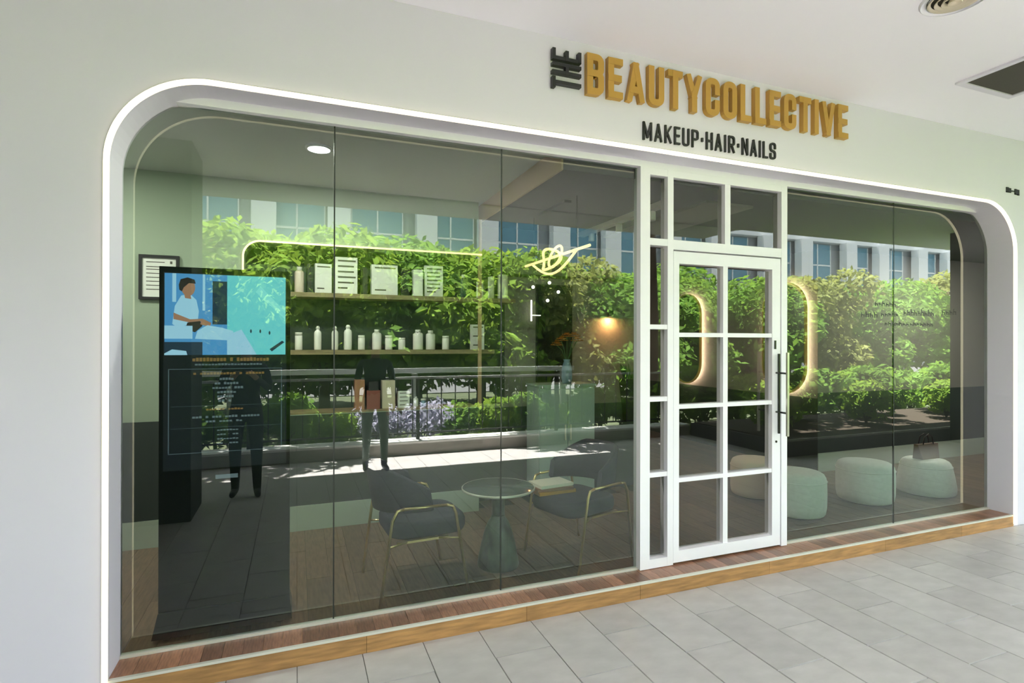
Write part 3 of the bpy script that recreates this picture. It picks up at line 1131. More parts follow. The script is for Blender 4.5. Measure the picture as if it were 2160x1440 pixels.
scrbar(.22, .86, 1.03, 1.08, 'scr_gold')
scrbar(.24, .80, 1.105, 1.13, 'scr_text')
for a in ((.03, .97, 1.170, 1.178), (.03, .97, 2.205, 2.213), (.03, .038, 1.18, 2.20), (.962, .97, 1.18, 2.20), (.05, .96, 1.63, 1.634), (.05, .96, 1.90, 1.904)):
    scrbar(*a, 'scr_line', 'panel_line')
scrbar(.20, .82, 1.215, 1.245, 'scr_gold')
for i, (u0, u1) in enumerate(((.44, .56), (.40, .60), (.38, .64), (.42, .58), (.42, .56), (.43, .54))):
    scrbar(u0, u1, 1.285 + i * .055, 1.315 + i * .055, 'scr_text')
scrbar(.33, .64, 1.665, 1.69, 'scr_gold')
scrbar(.22, .78, 1.755, 1.785, 'scr_text')
scrbar(.30, .66, 1.815, 1.84, 'scr_text')
for i in range(4):
    scrbar(.42, .60, 1.93 + i * .055, 1.95 + i * .055, 'scr_text')
lg = MB().box(-.055, .055, -.0322, -.0302, .80, .822).build('maker_mark', 'scr_text', ks)
tag(ks, 'tall black floor standing display kiosk with a lit screen, behind the leftmost pane', 'kiosk')

# ------------------------------------------------------------------ chairs and table
def make_chair():
    t = empty('lounge_chair')
    rbox(.055, 0, .350, .455, .50, .47, .12).build('seat', 'slate_fabric', t)
    b = MB()
    n = 26
    outer, inner = [], []
    for i in range(n + 1):
        a = math.radians(84 + (276 - 84) * i / n)
        s = abs(i / n - .5) * 2
        top = .800 - .14 * max(0, (s - .40) / .60) ** 1.2
        bot = .500 + .02 * s
        ro, ri = .285, .240
        cx = .03
        for rr, lst in ((ro, outer), (ri, inner)):
            x_, y_ = cx + rr * math.cos(a) * (1.0), rr * math.sin(a) * .95
            lst.append((x_, y_, bot, top))
    vs_ = []
    for o_, i_ in zip(outer, inner):
        mx_, my_ = (o_[0] + i_[0]) / 2, (o_[1] + i_[1]) / 2
        lean = lambda q, z: (q[0] - .05 * (z - .50) / .30 * (1 if q[0] < .1 else .2), q[1], z)
        bot, top = o_[2], o_[3]
        vs_ += [lean(o_, bot + .01), lean(o_, top - .015), lean((mx_, my_), top), lean(i_, top - .015), lean(i_, bot + .01), lean((mx_, my_), bot)]
    fs = []
    for i in range(n):
        for k_ in range(6):
            l = (k_ + 1) % 6
            fs.append((i * 6 + k_, i * 6 + l, (i + 1) * 6 + l, (i + 1) * 6 + k_))
    b.add(vs_, fs, True)
    b.add([vs_[k_] for k_ in range(6)], [(5, 4, 3, 2, 1, 0)])
    b.add([vs_[n * 6 + k_] for k_ in range(6)], [(0, 1, 2, 3, 4, 5)])
    b.build('backrest', 'slate_fabric', t)
    for s in (-1, 1):
        pts = [(.275, s * .285, .003), (.19, s * .288, .50), (.17, s * .288, .545), (.13, s * .288, .555)]
        MB().tube(pts, .0095).build('leg', 'gold_metal', t)
        pts = [(-.27, s * .275, .003), (-.20, s * .288, .50), (-.17, s * .288, .553), (-.13, s * .288, .560)]
        MB().tube(pts, .0095).build('leg', 'gold_metal', t)
        MB().tube([(.132, s * .288, .555), (-.132, s * .288, .560)], .0090).build('side_rail', 'gold_metal', t)
        MB().box(-.16, .16, s * .222 - .012, s * .222 + .012, .335, .3495).build('seat_rail', 'gold_metal', t)
        MB().tube([(.21, s * .2865, .345), (.10, s * .23, .343)], .006).build('seat_arm', 'gold_metal', t)
        MB().tube([(-.22, s * .2835, .345), (-.10, s * .23, .343)], .006).build('seat_arm', 'gold_metal', t)
    return t


c1 = make_chair()
c1.location = (.705, .345, IZ)
c1.rotation_euler.z = math.radians(4)
tag(c1, 'dark slate armchair with gold legs facing the table, nearer the kiosk', 'chair', 'waiting chairs')
c2 = copy_tree(c1)
c2.location = (1.925, .375, IZ)
c2.rotation_euler.z = math.radians(196)
tag(c2, 'dark slate armchair with gold legs beside the white door frame, magazines on its seat', 'chair', 'waiting chairs')

tb = empty('side_table', (1.31, .40, IZ))
MB().lathe([(.142, .001), (.145, .012), (.138, .06), (.118, .16), (.094, .25), (.070, .305), (.052, .33), (.046, .35)], n=32).build('pedestal', 'green_stone', tb)
MB().lathe([(.046, .351), (.044, .40), (.050, .50), (.060, .524)], n=28).build('neck', 'green_stone', tb)
MB().lathe([(.240, .525), (.250, .530), (.250, .540), (.246, .545), (.0, .545)], n=44).build('table_top', 'table_top', tb)
MB().lathe([(.2505, .527), (.256, .531), (.256, .541), (.2505, .545), (.2505, .527)], n=44, caps=False).build('rim', 'steel_trim', tb)
tag(tb, 'small round side table with a flared green stone pedestal between the two chairs', 'table')

for i, (m, w_, d_, z, rz, lab) in enumerate((('magazine_orange', .30, .21, .4565, .08, 'bright orange magazine at the bottom of the pile on the right chair seat'),
                                            ('magazine_brown', .28, .20, .4795, -.05, 'brown magazine in the middle of the pile on the right chair seat'),
                                            ('magazine_white', .27, .19, .5025, .12, 'cream magazine on top of the pile on the right chair seat'))):
    mo = MB().box(-w_ / 2, w_ / 2, -d_ / 2, d_ / 2, 0, .022).build('magazine', m)
    MB().box(-w_ / 2 + .003, w_ / 2 + .001, -d_ / 2 - .001, d_ / 2 - .003, .003, .018).build('pages', m if i < 2 else 'magazine_white', mo)
    mo.location = (1.745, .47, IZ + z)
    mo.rotation_euler.z = rz
    tag(mo, lab, 'magazine', 'magazines on the chair')

# ------------------------------------------------------------------ poufs
def pouf(name, x, y, r, h_, m, label, group, taper=0.):
    t = empty(name, (x, y, IZ))
    prof = []
    for zf, rf in ((.0, .86), (.015, .92), (.06, .965), (.2, 1.0), (.5, 1.01), (.78, 1.0), (.88, .975), (.945, .92), (.98, .83), (1.0, .66), (1.008, .35), (1.01, .0001)):
        rr = r * rf * (1 - taper * zf)
        prof.append((rr, .014 + zf * (h_ - .014)))
    MB().lathe(prof, n=36).build('cushion', m, t)
    pts = [(r * 1.006 * (1 - taper * .8) * math.cos(2 * PI * k_ / 36), r * 1.006 * (1 - taper * .8) * math.sin(2 * PI * k_ / 36), .014 + .8 * (h_ - .014)) for k_ in range(36)]
    MB().tube(pts, .004, 6, True).build('piping', m, t)
    MB().lathe([(r * .72, .001), (r * .72, .0139)], n=28).build('base_ring', 'black_matte', t)
    tag(t, label, 'pouf', group)


GP = 'poufs along the window'
pouf('pouf', 4.22, .52, .246, .395, 'pouf_fabric', 'white round pouf just right of the door, nearest the glass', GP)
pouf('pouf', 5.20, .585, .250, .395, 'pouf_fabric', 'white round pouf in the middle of the right window', GP)
pouf('pouf', 6.06, .56, .270, .36, 'pouf_fabric', 'white tapered pouf at the right end of the window, with a brown bag on it', GP, .22)
pouf('pouf', 4.34, 1.12, .235, .38, 'pouf_cream', 'cream round pouf seen through the lower door panes', GP)
bgm = empty('tote_bag', (6.05, .55, IZ + .364))
b = MB()
b.add([(-.13, -.05, 0), (.13, -.05, 0), (.13, .05, 0), (-.13, .05, 0), (-.155, -.02, .15), (.155, -.02, .15), (.155, .02, .15), (-.155, .02, .15)],
      [(3, 2, 1, 0), (4, 5, 6, 7), (0, 1, 5, 4), (1, 2, 6, 5), (2, 3, 7, 6), (3, 0, 4, 7)])
b.build('body', 'bag_brown', bgm)
for s in (-.022, .022):
    MB().tube([(-.08, s, .14), (-.06, s, .22), (0, s, .25), (.06, s, .22), (.08, s, .14)], .006).build('handle', 'bag_dark', bgm)
tag(bgm, 'small brown bag with dark handles resting on the rightmost pouf', 'bag')

# ------------------------------------------------------------------ mirrors
def capsule(hw, hh, n=14):
    return [(hw * math.cos(a), hh - hw + hw * math.sin(a)) for a in [PI * i / n for i in range(n + 1)]] + \
           [(hw * math.cos(a), -hh + hw + hw * math.sin(a)) for a in [PI + PI * i / n for i in range(n + 1)]]


def make_mirror(y, label):
    t = empty('wall_mirror', (XM - .001, y, 1.712))
    hw, hh = .335, .705
    def lay(poly, xa, xb, name, m):
        b_ = MB()
        n = len(poly)
        # local: mirror plane normal -x ; (u along y, v along z)
        vs_ = [(xa, -u, v_) for u, v_ in poly] + [(xb, -u, v_) for u, v_ in poly]
        fs = [tuple(range(n)), tuple(range(2 * n - 1, n - 1, -1))] + [((i + 1) % n, i, n + i, n + (i + 1) % n) for i in range(n)]
        b_.add(vs_, fs)
        return b_.build(name, m, t)
    lay(capsule(hw - .02, hh - .02), -.072, -.060, 'glass', 'mirror')
    def ring(o, i_, xa, xb, name, m):
        b_ = MB()
        n = len(o)
        vs_ = [(xa, -u, v_) for u, v_ in o] + [(xa, -u, v_) for u, v_ in i_] + [(xb, -u, v_) for u, v_ in o] + [(xb, -u, v_) for u, v_ in i_]
        fs = []
        for k_ in range(n):
            l = (k_ + 1) % n
            fs += [(k_, l, n + l, n + k_), (2 * n + l, 2 * n + k_, 3 * n + k_, 3 * n + l), (l, k_, 2 * n + k_, 2 * n + l), (n + k_, n + l, 3 * n + l, 3 * n + k_)]
        b_.add(vs_, fs)
        return b_.build(name, m, t)
    ring(capsule(hw, hh), capsule(hw - .02, hh - .02), -.085, -.050, 'frame', 'brass')
    ring(capsule(hw - .04, hh - .04), capsule(hw - .065, hh - .065), -.058, -.040, 'back_light', 'halo')
    tag(t, label, 'mirror', 'backlit capsule mirrors')


make_mirror(2.075, 'gold framed capsule mirror with a warm halo just right of the door frame')
make_mirror(3.955, 'gold framed capsule mirror with a warm halo seen through the left door panes')

# ------------------------------------------------------------------ lamps and wall pieces
dl = empty('ceiling_downlight', (.135, .665, CH - .001))
MB().lathe([(.070, -.012), (.0, -.012)], n=28, caps=False).build('lens', 'downlight', dl)
MB().lathe([(.071, -.013), (.088, -.008), (.088, -.0005), (.071, -.0005)], n=28, caps=False).build('trim_ring', 'frame_white', dl)
tag(dl, 'bright round downlight in the pale ceiling above the kiosk', 'lamp')


def area(name, parent, loc, size, power, color):
    d = bpy.data.lights.new(name, 'AREA')
    d.shape = 'DISK'
    d.size = size
    d.energy = power
    d.color = color
    o = bpy.data.objects.new(name, d)
    col.objects.link(o)
    o.parent = parent
    o.location = loc
    return o


area('lamp_light', dl, (0, 0, -.02), .14, 26, (1, .95, .86))
for i, (x, y, z, pw) in enumerate(((-1.55, .75, CH, 22), (3.9, 3.4, CD, 16), (7.45, .6, CD, 38))):  # unseen downlights, added only to brighten the interior
    d2 = empty('ceiling_downlight', (x, y, z - .001))
    MB().lathe([(.060, -.012), (.0, -.012)], n=20, caps=False).build('lens', 'downlight', d2)
    MB().lathe([(.061, -.013), (.078, -.008), (.078, -.0005), (.061, -.0005)], n=20, caps=False).build('trim_ring', 'frame_white', d2)
    tag(d2, ['downlight in the pale ceiling left of the kiosk, beyond the glass edge', 'downlight in the dark ceiling over the corridor behind the door', 'downlight in the dark ceiling past the right end of the window'][i], 'lamp')
    area('lamp_light', d2, (0, 0, -.02), .12, pw, (1, .93, .82))

# knot pendant
kp = empty('knot_pendant', (2.0, .95, 2.36))
L0, L1 = -.60, .62
MB().tube([(0, L0, 0), (0, L1, 0)], .012).build('light_bar', 'led_gold', kp)
loop = []
for i in range(41):
    a = 2 * PI * i / 40
    loop.append((.03 * math.cos(a * 2), .10 + .17 * math.cos(a), -.01 + .085 * math.sin(a)))
MB().tube(loop[:-1], .012, 8, True).build('ring_tube', 'led_gold', kp)
loop = [(.03 * math.sin(2 * PI * i / 32), -.02 + .11 * math.cos(2 * PI * i / 32), .0 + .09 * math.sin(2 * PI * i / 32)) for i in range(32)]
MB().tube(loop, .011, 8, True).build('ring_tube', 'led_gold', kp)
sag = [(.02, L1 - .12 - (L1 - .12 - L0 - .25) * i / 20, -.13 * math.sin(PI * i / 20)) for i in range(21)]
MB().tube(sag, .011).build('curved_tube', 'led_gold', kp)
for y in (L0 + .2, L1 - .2):
    MB().tube([(0, y, .012), (0, y, CD - 2.36 - .003)], .0025, 6).build('cable', 'black_matte', kp)
MB().box(-.03, .03, -.25, .25, CD - 2.36 - .02, CD - 2.36 - .0005).build('ceiling_rose', 'black_matte', kp)
tag(kp, 'knotted golden tube pendant lamp hanging above the right chair', 'lamp')

# linear rail under ceiling in the corridor mouth
lr = empty('track_rail', (2.72, 1.1, CD - .001))
MB().box(-.035, .035, -.72, .72, -.045, -.0005).build('rail', 'frame_white', lr)
for y in (-.5, 0, .5):
    MB().lathe([(.028, -.125), (.030, -.12), (.030, -.055), (.012, -.046)], 0, y, 14).build('spot_head', 'frame_white', lr)
tag(lr, 'white ceiling track rail with small spot heads over the waiting area', 'lamp')

# sconce
sc_ = empty('wall_sconce', (3.10, WB_ - .0065, 1.985))
MB().lathe([(.026, -.06), (.028, -.055), (.028, .0), (.025, .004)], 0, -.05, 18).build('shade', 'black_matte', sc_)
MB().box(-.012, .012, -.014, -.0005, -.012, .012).build('bracket', 'black_matte', sc_)
MB().lathe([(.022, -.062), (.0, -.062)], 0, -.05, 16, caps=False).build('lens', 'led_gold', sc_)
area('lamp_light', sc_, (0, -.05, -.07), .05, 4, (1, .42, .16))
tag(sc_, 'small dark wall sconce throwing an orange glow left of the door frame', 'lamp')

# vanity station on wall B
va = empty('vanity_cabinet', (2.46, WB_ - .0065, IZ))
MB().box(-.30, .30, -.30, -.0005, .06, 1.12).build('body', 'pale_panel', va)
MB().box(-.28, .28, -.28, -.02, .001, .06).build('plinth', 'black_matte', va)
for s in (-1, 1):
    MB().box(-.295 if s < 0 else .003, -.003 if s < 0 else .295, -.316, -.3005, .07, 1.10).build('door', 'pale_panel', va)
    MB().box(s * .03 - .006, s * .03 + .006, -.326, -.3165, .60, .75).build('handle', 'chrome', va)
MB().box(-.31, .31, -.325, -.0005, 1.1205, 1.14).build('counter_top', 'pale_panel', va)
tag(va, 'pale green grey cabinet standing against the taupe wall behind the round table', 'cabinet')
vm = empty('vanity_mirror', (2.46, WB_ - .0065, 1.76))
MB().box(-.19, .19, -.03, -.012, -.50, .46).build('glass', 'black_gloss', vm)
MB().box(-.205, .205, -.0115, -.0005, -.515, .475).build('backing', 'black_matte', vm)
for (x, z) in ((-.26, .44), (-.08, .49), (.02, .40), (-.10, .31)):
    MB().sphere((x, -.06, z), .017).build('globe_bulb', 'bulb', vm)
    MB().tube([(x, -.012, z), (x, -.04, z)], .012).build('lamp_holder', 'black_matte', vm)
MB().box(-.278, -.266, -.05, -.038, .10, .31).build('tube_light', 'bulb', vm)
MB().box(-.2655, -.17, -.045, -.036, .155, .163).build('tube_light', 'bulb', vm)
tag(vm, 'dark upright dressing mirror with round white bulbs over the pale cabinet', 'mirror')
fv = empty('flower_vase', (2.50, 1.70, IZ + 1.1405))
MB().lathe([(.045, .0005), (.055, .06), (.050, .16), (.030, .22), (.036, .24)], n=20).build('vase', 'vase_blue', fv)
for i in range(5):
    a = i * 1.3
    tip = (.11 * math.cos(a), .06 * math.sin(a), .42 + .05 * math.sin(i * 2.1))
    MB().tube([(0, 0, .20), (tip[0] * .5, tip[1] * .5, .33), tip], .004, 6).build('stem', 'leaf_dark', fv)
    b = MB()
    for r_, zz_ in ((.055, 0), (.04, .018), (.02, .03)):
        n = 7
        for k_ in range(n):
            t0 = 2 * PI * (k_ + .3 * r_ * 20) / n
            c_, s_ = math.cos(t0), math.sin(t0)
            b.add([(tip[0], tip[1], tip[2] + zz_), (tip[0] + r_ * c_ - .015 * s_, tip[1] + r_ * s_ + .015 * c_, tip[2] + zz_ + .012),
                   (tip[0] + 1.25 * r_ * c_, tip[1] + 1.25 * r_ * s_, tip[2] + zz_ + .004), (tip[0] + r_ * c_ + .015 * s_, tip[1] + r_ * s_ - .015 * c_, tip[2] + zz_ + .012)], [(0, 1, 2, 3)])
    b.build('blossom', 'flower_orange', fv)
tag(fv, 'blue vase of orange flowers on the pale cabinet', 'vase')

# tapered black wall planter
wp = empty('wall_planter', (3.33, WB_ - .0065, .80))
b = MB()
b.add([(-.04, -.06, 0), (.04, -.06, 0), (.04, -.0005, 0), (-.04, -.0005, 0), (-.10, -.14, .46), (.10, -.14, .46), (.10, -.0005, .46), (-.10, -.0005, .46)],
      [(3, 2, 1, 0), (4, 5, 6, 7), (0, 1, 5, 4), (1, 2, 6, 5), (2, 3, 7, 6), (3, 0, 4, 7)])
b.build('holder', 'black_matte', wp)
b = MB()
for i in range(26):
    a, l = random.uniform(0, 2 * PI), random.uniform(.10, .20)
    bx_, by_ = .06 * math.cos(a), -.07 + .05 * math.sin(a)
    ex, ey = bx_ + .07 * math.cos(a), by_ + .05 * math.sin(a) - .02
    b.add([(bx_ - .008, by_, .45), (bx_ + .008, by_, .45), (bx_ * 1.3 + .012, (by_ + ey) / 2, .45 + l * .7), (ex, ey, .45 + l)], [(0, 1, 2, 3)])
b.build('leaves', 'leaf_dark', wp)
tag(wp, 'black tapered planter fixed to the wall close to the white door frame', 'planter')

# ------------------------------------------------------------------ outside, seen in the glass
gd = struct(MB().box(-60, 80, -60, -5.215, -.5, -.12).build('ground', 'grass'), 'planted ground beyond the walkway')
struct(MB().box(-60, 80, -8.9, -6.9, -.1195, -.10).build('path', 'path_ground'), 'planted strip in front of the trees')
struct(MB().box(-60, 80, -24, -15.5, -.1195, -.09).build('road', 'asphalt'), 'grey road beyond the trees')
kb = struct(MB().box(XA, 6.55, -5.20, -4.862, -.4, .165).build('kerb', 'kerb_stone'), 'low stone kerb along the edge of the walkway')
x = XA
while x < 6.5:
    x2 = min(x + .9, 6.55)
    MB().box(x + .002, x2 - .002, -5.21, -4.855, .1655, .195).build('cap_stone', 'kerb_cap', kb)
    x += .9
pk = struct(MB().box(6.56, XB, -4.84, -2.78, .0005, .22).build('planter_bed', 'planter_dark'), 'dark raised planter narrowing the walkway on the right')
MB().box(6.60, XB, -4.80, -2.82, .2205, .24).build('soil', 'soil', pk)
MB().box(6.56, XB, -2.818, -2.78, .2205, .25).build('coping', 'concrete', pk)

pl = MB()
pl.box(-1.72, -.90, -3.20, -2.58, .0005, CEIL - .0005)
struct(pl.build('pillar_1', 'pillar'), 'dark square pillar of the walkway, mirrored at the left of the glass')
struct(MB().box(10.2, 10.9, -2.77, -2.1, .0005, CEIL - .0005).build('pillar_2', 'pillar'), 'dark square pillar of the walkway, mirrored at the right of the glass')

struct(MB().box(-4.6, -4.4, -4.85, WF - .001, .0005, CEIL - .0005).build('wall_end', 'facade_white'), 'white wall closing the left end of the walkway')  # added out of view to block daylight and darken the facade's left
# railing
rl = empty('railing', (0, -5.05, .195))
MB().box(XA, 6.5, -.03, .03, .90, .935).build('handrail', 'rail_metal', rl)
MB().box(XA, 6.5, -.012, .012, .08, .105).build('bottom_rail', 'rail_dark', rl)
bal = MB().box(-.007, .007, -.007, .007, .1055, .8995).build('baluster', 'rail_dark', rl)
i = 0
xx = -3.0
while xx < 6.4:
    o = bal if i == 0 else bal.copy()
    if i: col.objects.link(o)
    o.parent = rl
    o.location = (xx, 0, 0)
    xx += .22
    i += 1
for xx in (-7.5, -5.2, -2.9, -.6, 1.7, 4.0, 6.3):
    MB().box(xx - .025, xx + .025, -.022, .022, .0005, .8995).build('post', 'rail_dark', rl)
tag(rl, 'grey metal railing on the kerb along the far side of the walkway', 'railing')
gr_ = empty('guard_rail', (0, -6.75, -.12))
MB().box(-14, 5.2, -.03, .03, 1.21, 1.30).build('beam', 'barrier_white', gr_)
for k_ in range(7):
    MB().box(-13.05 + 3 * k_, -12.95 + 3 * k_, -.031, -.10, .001, 1.20).build('post', 'rail_metal', gr_)
tag(gr_, 'long white guard rail between the shrubs and the trees, seen in reflection', 'railing')


# foliage ----------------------------------------------------------
def leaf_mesh(name, blobs, count, size, m, seed):
    r = np.random.default_rng(seed)
    vol = np.array([b_[1][0] * b_[1][1] * b_[1][2] for b_ in blobs])
    idx = r.choice(len(blobs), count, p=vol / vol.sum())
    d = r.normal(size=(count, 3))
    d /= np.linalg.norm(d, axis=1)[:, None]
    rad = r.uniform(.45, 1.02, count) ** .6
    C = np.array([b_[0] for b_ in blobs])[idx]
    S = np.array([b_[1] for b_ in blobs])[idx]
    c = C + d * S * rad[:, None]
    nrm = d * .6 + r.normal(size=(count, 3)) * .55 + np.array([0, 0, .5])
    nrm /= np.linalg.norm(nrm, axis=1)[:, None]
    a = np.cross(nrm, r.normal(size=(count, 3)))
    a /= np.linalg.norm(a, axis=1)[:, None]
    b2 = np.cross(nrm, a)
    s = size * r.uniform(.6, 1.3, count)[:, None]
    v = np.stack([c - a * s, c - b2 * s * .45 + nrm * s * .1, c + a * s, c + b2 * s * .45 + nrm * s * .1], 1).reshape(-1, 3)
    me = bpy.data.meshes.new(name)
    me.vertices.add(count * 4)
    me.vertices.foreach_set('co', v.ravel())
    me.loops.add(count * 4)
    me.loops.foreach_set('vertex_index', np.arange(count * 4))
    me.polygons.add(count)
    me.polygons.foreach_set('loop_start', np.arange(count) * 4)
    me.polygons.foreach_set('loop_total', np.full(count, 4))
    me.update()
    me.validate()
    me.materials.append(M[m])
    return me


def tree_proto(seed, m, h=4.0, spread=1.9, count=9500):
    r = random.Random(seed)
    t = empty('tree')
    blobs = [((0, 0, h * .62), (spread * .85, spread * .85, h * .34))]
    trunk = MB().tube([(0, 0, 0), (.05, .02, h * .3), (-.03, .03, h * .55), (0, 0, h * .72)], [.12, .10, .08, .05], 9)
    for i in range(11):
        a = i * 2 * PI / 5.5 + r.uniform(-.3, .3)
        rr = spread * r.uniform(.45, .85)
        z = h * r.uniform(.24, .85)
        s = spread * r.uniform(.35, .55)
        blobs.append(((rr * math.cos(a), rr * math.sin(a), z), (s, s, s * .75)))
        trunk.tube([(0, .02, h * .38), (rr * .5 * math.cos(a), rr * .5 * math.sin(a), z - .3), (rr * .9 * math.cos(a), rr * .9 * math.sin(a), z)], [.05, .035, .012], 6)
    trunk.build('trunk', 'bark', t)
    o = bpy.data.objects.new('crown', leaf_mesh('crown', blobs, count, .12, m, seed))
    col.objects.link(o)
    o.parent = t
    o['kind'] = 'stuff'
    return t


TG = 'trees beyond the railing'


def where(x):
    return 'mirrored around the kiosk' if x < 0 else 'mirrored behind the product shelves' if x < 2.6 else 'mirrored behind the round table' if x < 6 else 'mirrored in the door panes' if x < 9.2 else 'mirrored in the right hand glass'


protos_t = [tree_proto(11, 'leaf_bright'), tree_proto(12, 'leaf_mid'), tree_proto(13, 'leaf_olive', 4.2, 2.0)]
used = [False] * 3
spots = [(-3.6, -8.0, 1.0, 2), (-1.2, -8.8, 1.0, 0), (.6, -7.9, .98, 0), (2.4, -8.6, 1.02, 1), (4.2, -7.8, .95, 0), (6.2, -8.8, .88, 2),
         (8.4, -8.3, .86, 1), (10.6, -8.9, .9, 1), (13.0, -8.0, .88, 1), (15.6, -8.6, .88, 2), (18.5, -9.2, .9, 1), (22, -9.6, 1.0, 1),
         (26, -10.2, 1.05, 2), (-6.4, -9.0, 1.1, 1), (-.2, -10.6, 1.02, 1), (3.2, -10.5, 1.05, 1), (7.3, -10.6, 1.0, 0), (12, -10.6, 1.05, 1), (-9.5, -8.5, 1.0, 0), (17, -10.7, 1.0, 1)]
for i, (x, y, s, kd) in enumerate(spots):
    if not used[kd]:
        o = protos_t[kd]
        used[kd] = True
    else:
        o = copy_tree(protos_t[kd])
    o.location = (x, y - 1.9, -.12)
    o.scale = (s * 1.1, s * 1.1, s * 1.12)
    o.rotation_euler.z = i * 1.7
    tag(o, ['bright green leafy tree beyond the walkway, ', 'mid green dense tree beyond the walkway, ', 'yellowish olive leafy tree beyond the walkway, '][kd] + where(x), 'tree', TG)


def shrub_proto(seed, m, r0, h, count, size):
    r = random.Random(seed)
    t = empty('shrub')
    st = MB()
    blobs = []
    for i in range(6):
        a = i * 2 * PI / 6 + r.uniform(-.4, .4)
        rr = r0 * r.uniform(.2, .6)
        z = h * r.uniform(.4, .75)
        s = r0 * r.uniform(.5, .7)
        blobs.append(((rr * math.cos(a), rr * math.sin(a), z), (s, s, h * .28)))
        st.tube([(0, 0, 0), (rr * .6 * math.cos(a), rr * .6 * math.sin(a), z)], [.014, .006], 5)
    st.build('stems', 'bark', t)
    o = bpy.data.objects.new('foliage', leaf_mesh('foliage', blobs, count, size, m, seed))
    col.objects.link(o)
    o.parent = t
    o['kind'] = 'stuff'
    return t


sp = [shrub_proto(21, 'leaf_bright', .48, .85, 900, .075), shrub_proto(22, 'leaf_mid', .55, .95, 900, .085), shrub_proto(23, 'leaf_lilac', .5, .9, 800, .06)]
usd = [False] * 3
slots = []
xx = -6.0
i = 0
while xx < 6.4:
    slots.append((xx, -5.75 - .25 * (i % 2), -.12, .9 + .12 * math.sin(i * 2.3), 2 if i in (11, 12) else i % 2))
    xx += .66
    i += 1
for k_ in range(10):
    slots.append((7.1 + .72 * k_, -3.55 - .45 * (k_ % 3), .2402, .95 + .1 * math.sin(k_ * 1.9), 1 if k_ % 3 else 0))
for k_ in range(12):
    slots.append((6.9 + .8 * k_, -5.75 - .2 * (k_ % 2), -.12, 1.25 + .1 * math.sin(k_ * 1.3), k_ % 2))
for i, (x, y, z, s, kd) in enumerate(slots):
    if not usd[kd]:
        o = sp[kd]
        usd[kd] = True
    else:
        o = copy_tree(sp[kd])
    o.location = (x, y, z)
    o.scale = (s, s, s)
    o.rotation_euler.z = i * 2.1
    lab = ['bright green low shrub', 'mid green bushy shrub', 'pale lilac flowering shrub'][kd] + ((' behind the railing, ' if x < 6.6 else ' beyond the dark planter, ') if z < 0 else ' growing in the dark planter, ') + where(x)
    tag(o, lab, 'shrub', ('shrubs behind the railing' if x < 6.6 else 'shrubs beyond the planter') if z < 0 else 'shrubs in the planter')

for x, y, lab in ((-2.9, -6.35, 'tall slim tree overhanging the railing left of the walkway'), (6.8, -6.35, 'tall slim tree overhanging the railing right of the walkway')):  # added trees, crowns out of view, to cut the sunlit floor strip short
    t = empty('tree', (x, y, -.12))
    q = MB().tube([(0, 0, 0), (.04, .03, 2.2), (-.03, .02, 4.2), (0, 0, 5.6)], [.11, .09, .08, .05], 9)
    bl = [((0, .2, 6.2), (1.7, 1.3, 1.1))]
    for k_ in range(6):
        a = k_ * PI / 3
        bl.append(((2.4 * math.cos(a), .2 + .9 * math.sin(a), 5.9 + .3 * (k_ % 2)), (1.4, .9, .8)))
        q.tube([(0, 0, 4.3), (.8 * math.cos(a), .5 * math.sin(a), 5.3), (1.5 * math.cos(a), .2 + .9 * math.sin(a), 5.9)], [.05, .035, .015], 6)
    q.build('trunk', 'bark', t)
    o = bpy.data.objects.new('crown', leaf_mesh('crown', bl, 7000, .15, 'leaf_mid', 31))
    col.objects.link(o)
    o.parent = t
    o['kind'] = 'stuff'
    tag(t, lab, 'tree')

# building across the road
bd = empty('office_building', (0, -27, -.12))
MB().box(-45, 70, -6, 0, 0, 9.8).build('wall', 'bld_grey', bd)
MB().box(-45, 70, 0.001, .6, 9.2, 10.4).build('cornice', 'bld_white', bd)
MB().box(-45, 70, 0.001, .4, 5.2, 5.9).build('floor_band', 'bld_grey', bd)
pil = MB().box(-.55, .55, 0.401, 1.0, 0, 9.2).build('pilaster', 'bld_white', bd)
win = MB().box(-1.3, 1.3, 0.001, .10, 6.1, 9.1).build('window', 'bld_glass', bd)
wfm = MB()
for xa, xb, za, zb_ in ((-1.32, 1.32, 7.5, 7.6), (-.04, .04, 6.1, 9.1), (-1.36, -1.30, 6.1, 9.1), (1.30, 1.36, 6.1, 9.1)):
    wfm.box(xa, xb, .1005, .16, za, zb_)
wfm.build('window_frame', 'bld_white', win)
k_ = 0
xx = -24.
while xx < 60:
    if k_:
        a = pil.copy(); col.objects.link(a); a.parent = bd
        c = copy_tree(win, bd)
    else:
        a, c = pil, win
    a.location = (xx + 2.0 + (.5 if k_ % 2 else 0), 0, 0)
    c.location = (xx, 0, 0)
    xx += 4.0
    k_ += 1
tag(bd, 'office building with white pilasters and blue windows across the road, seen in reflection', 'building')


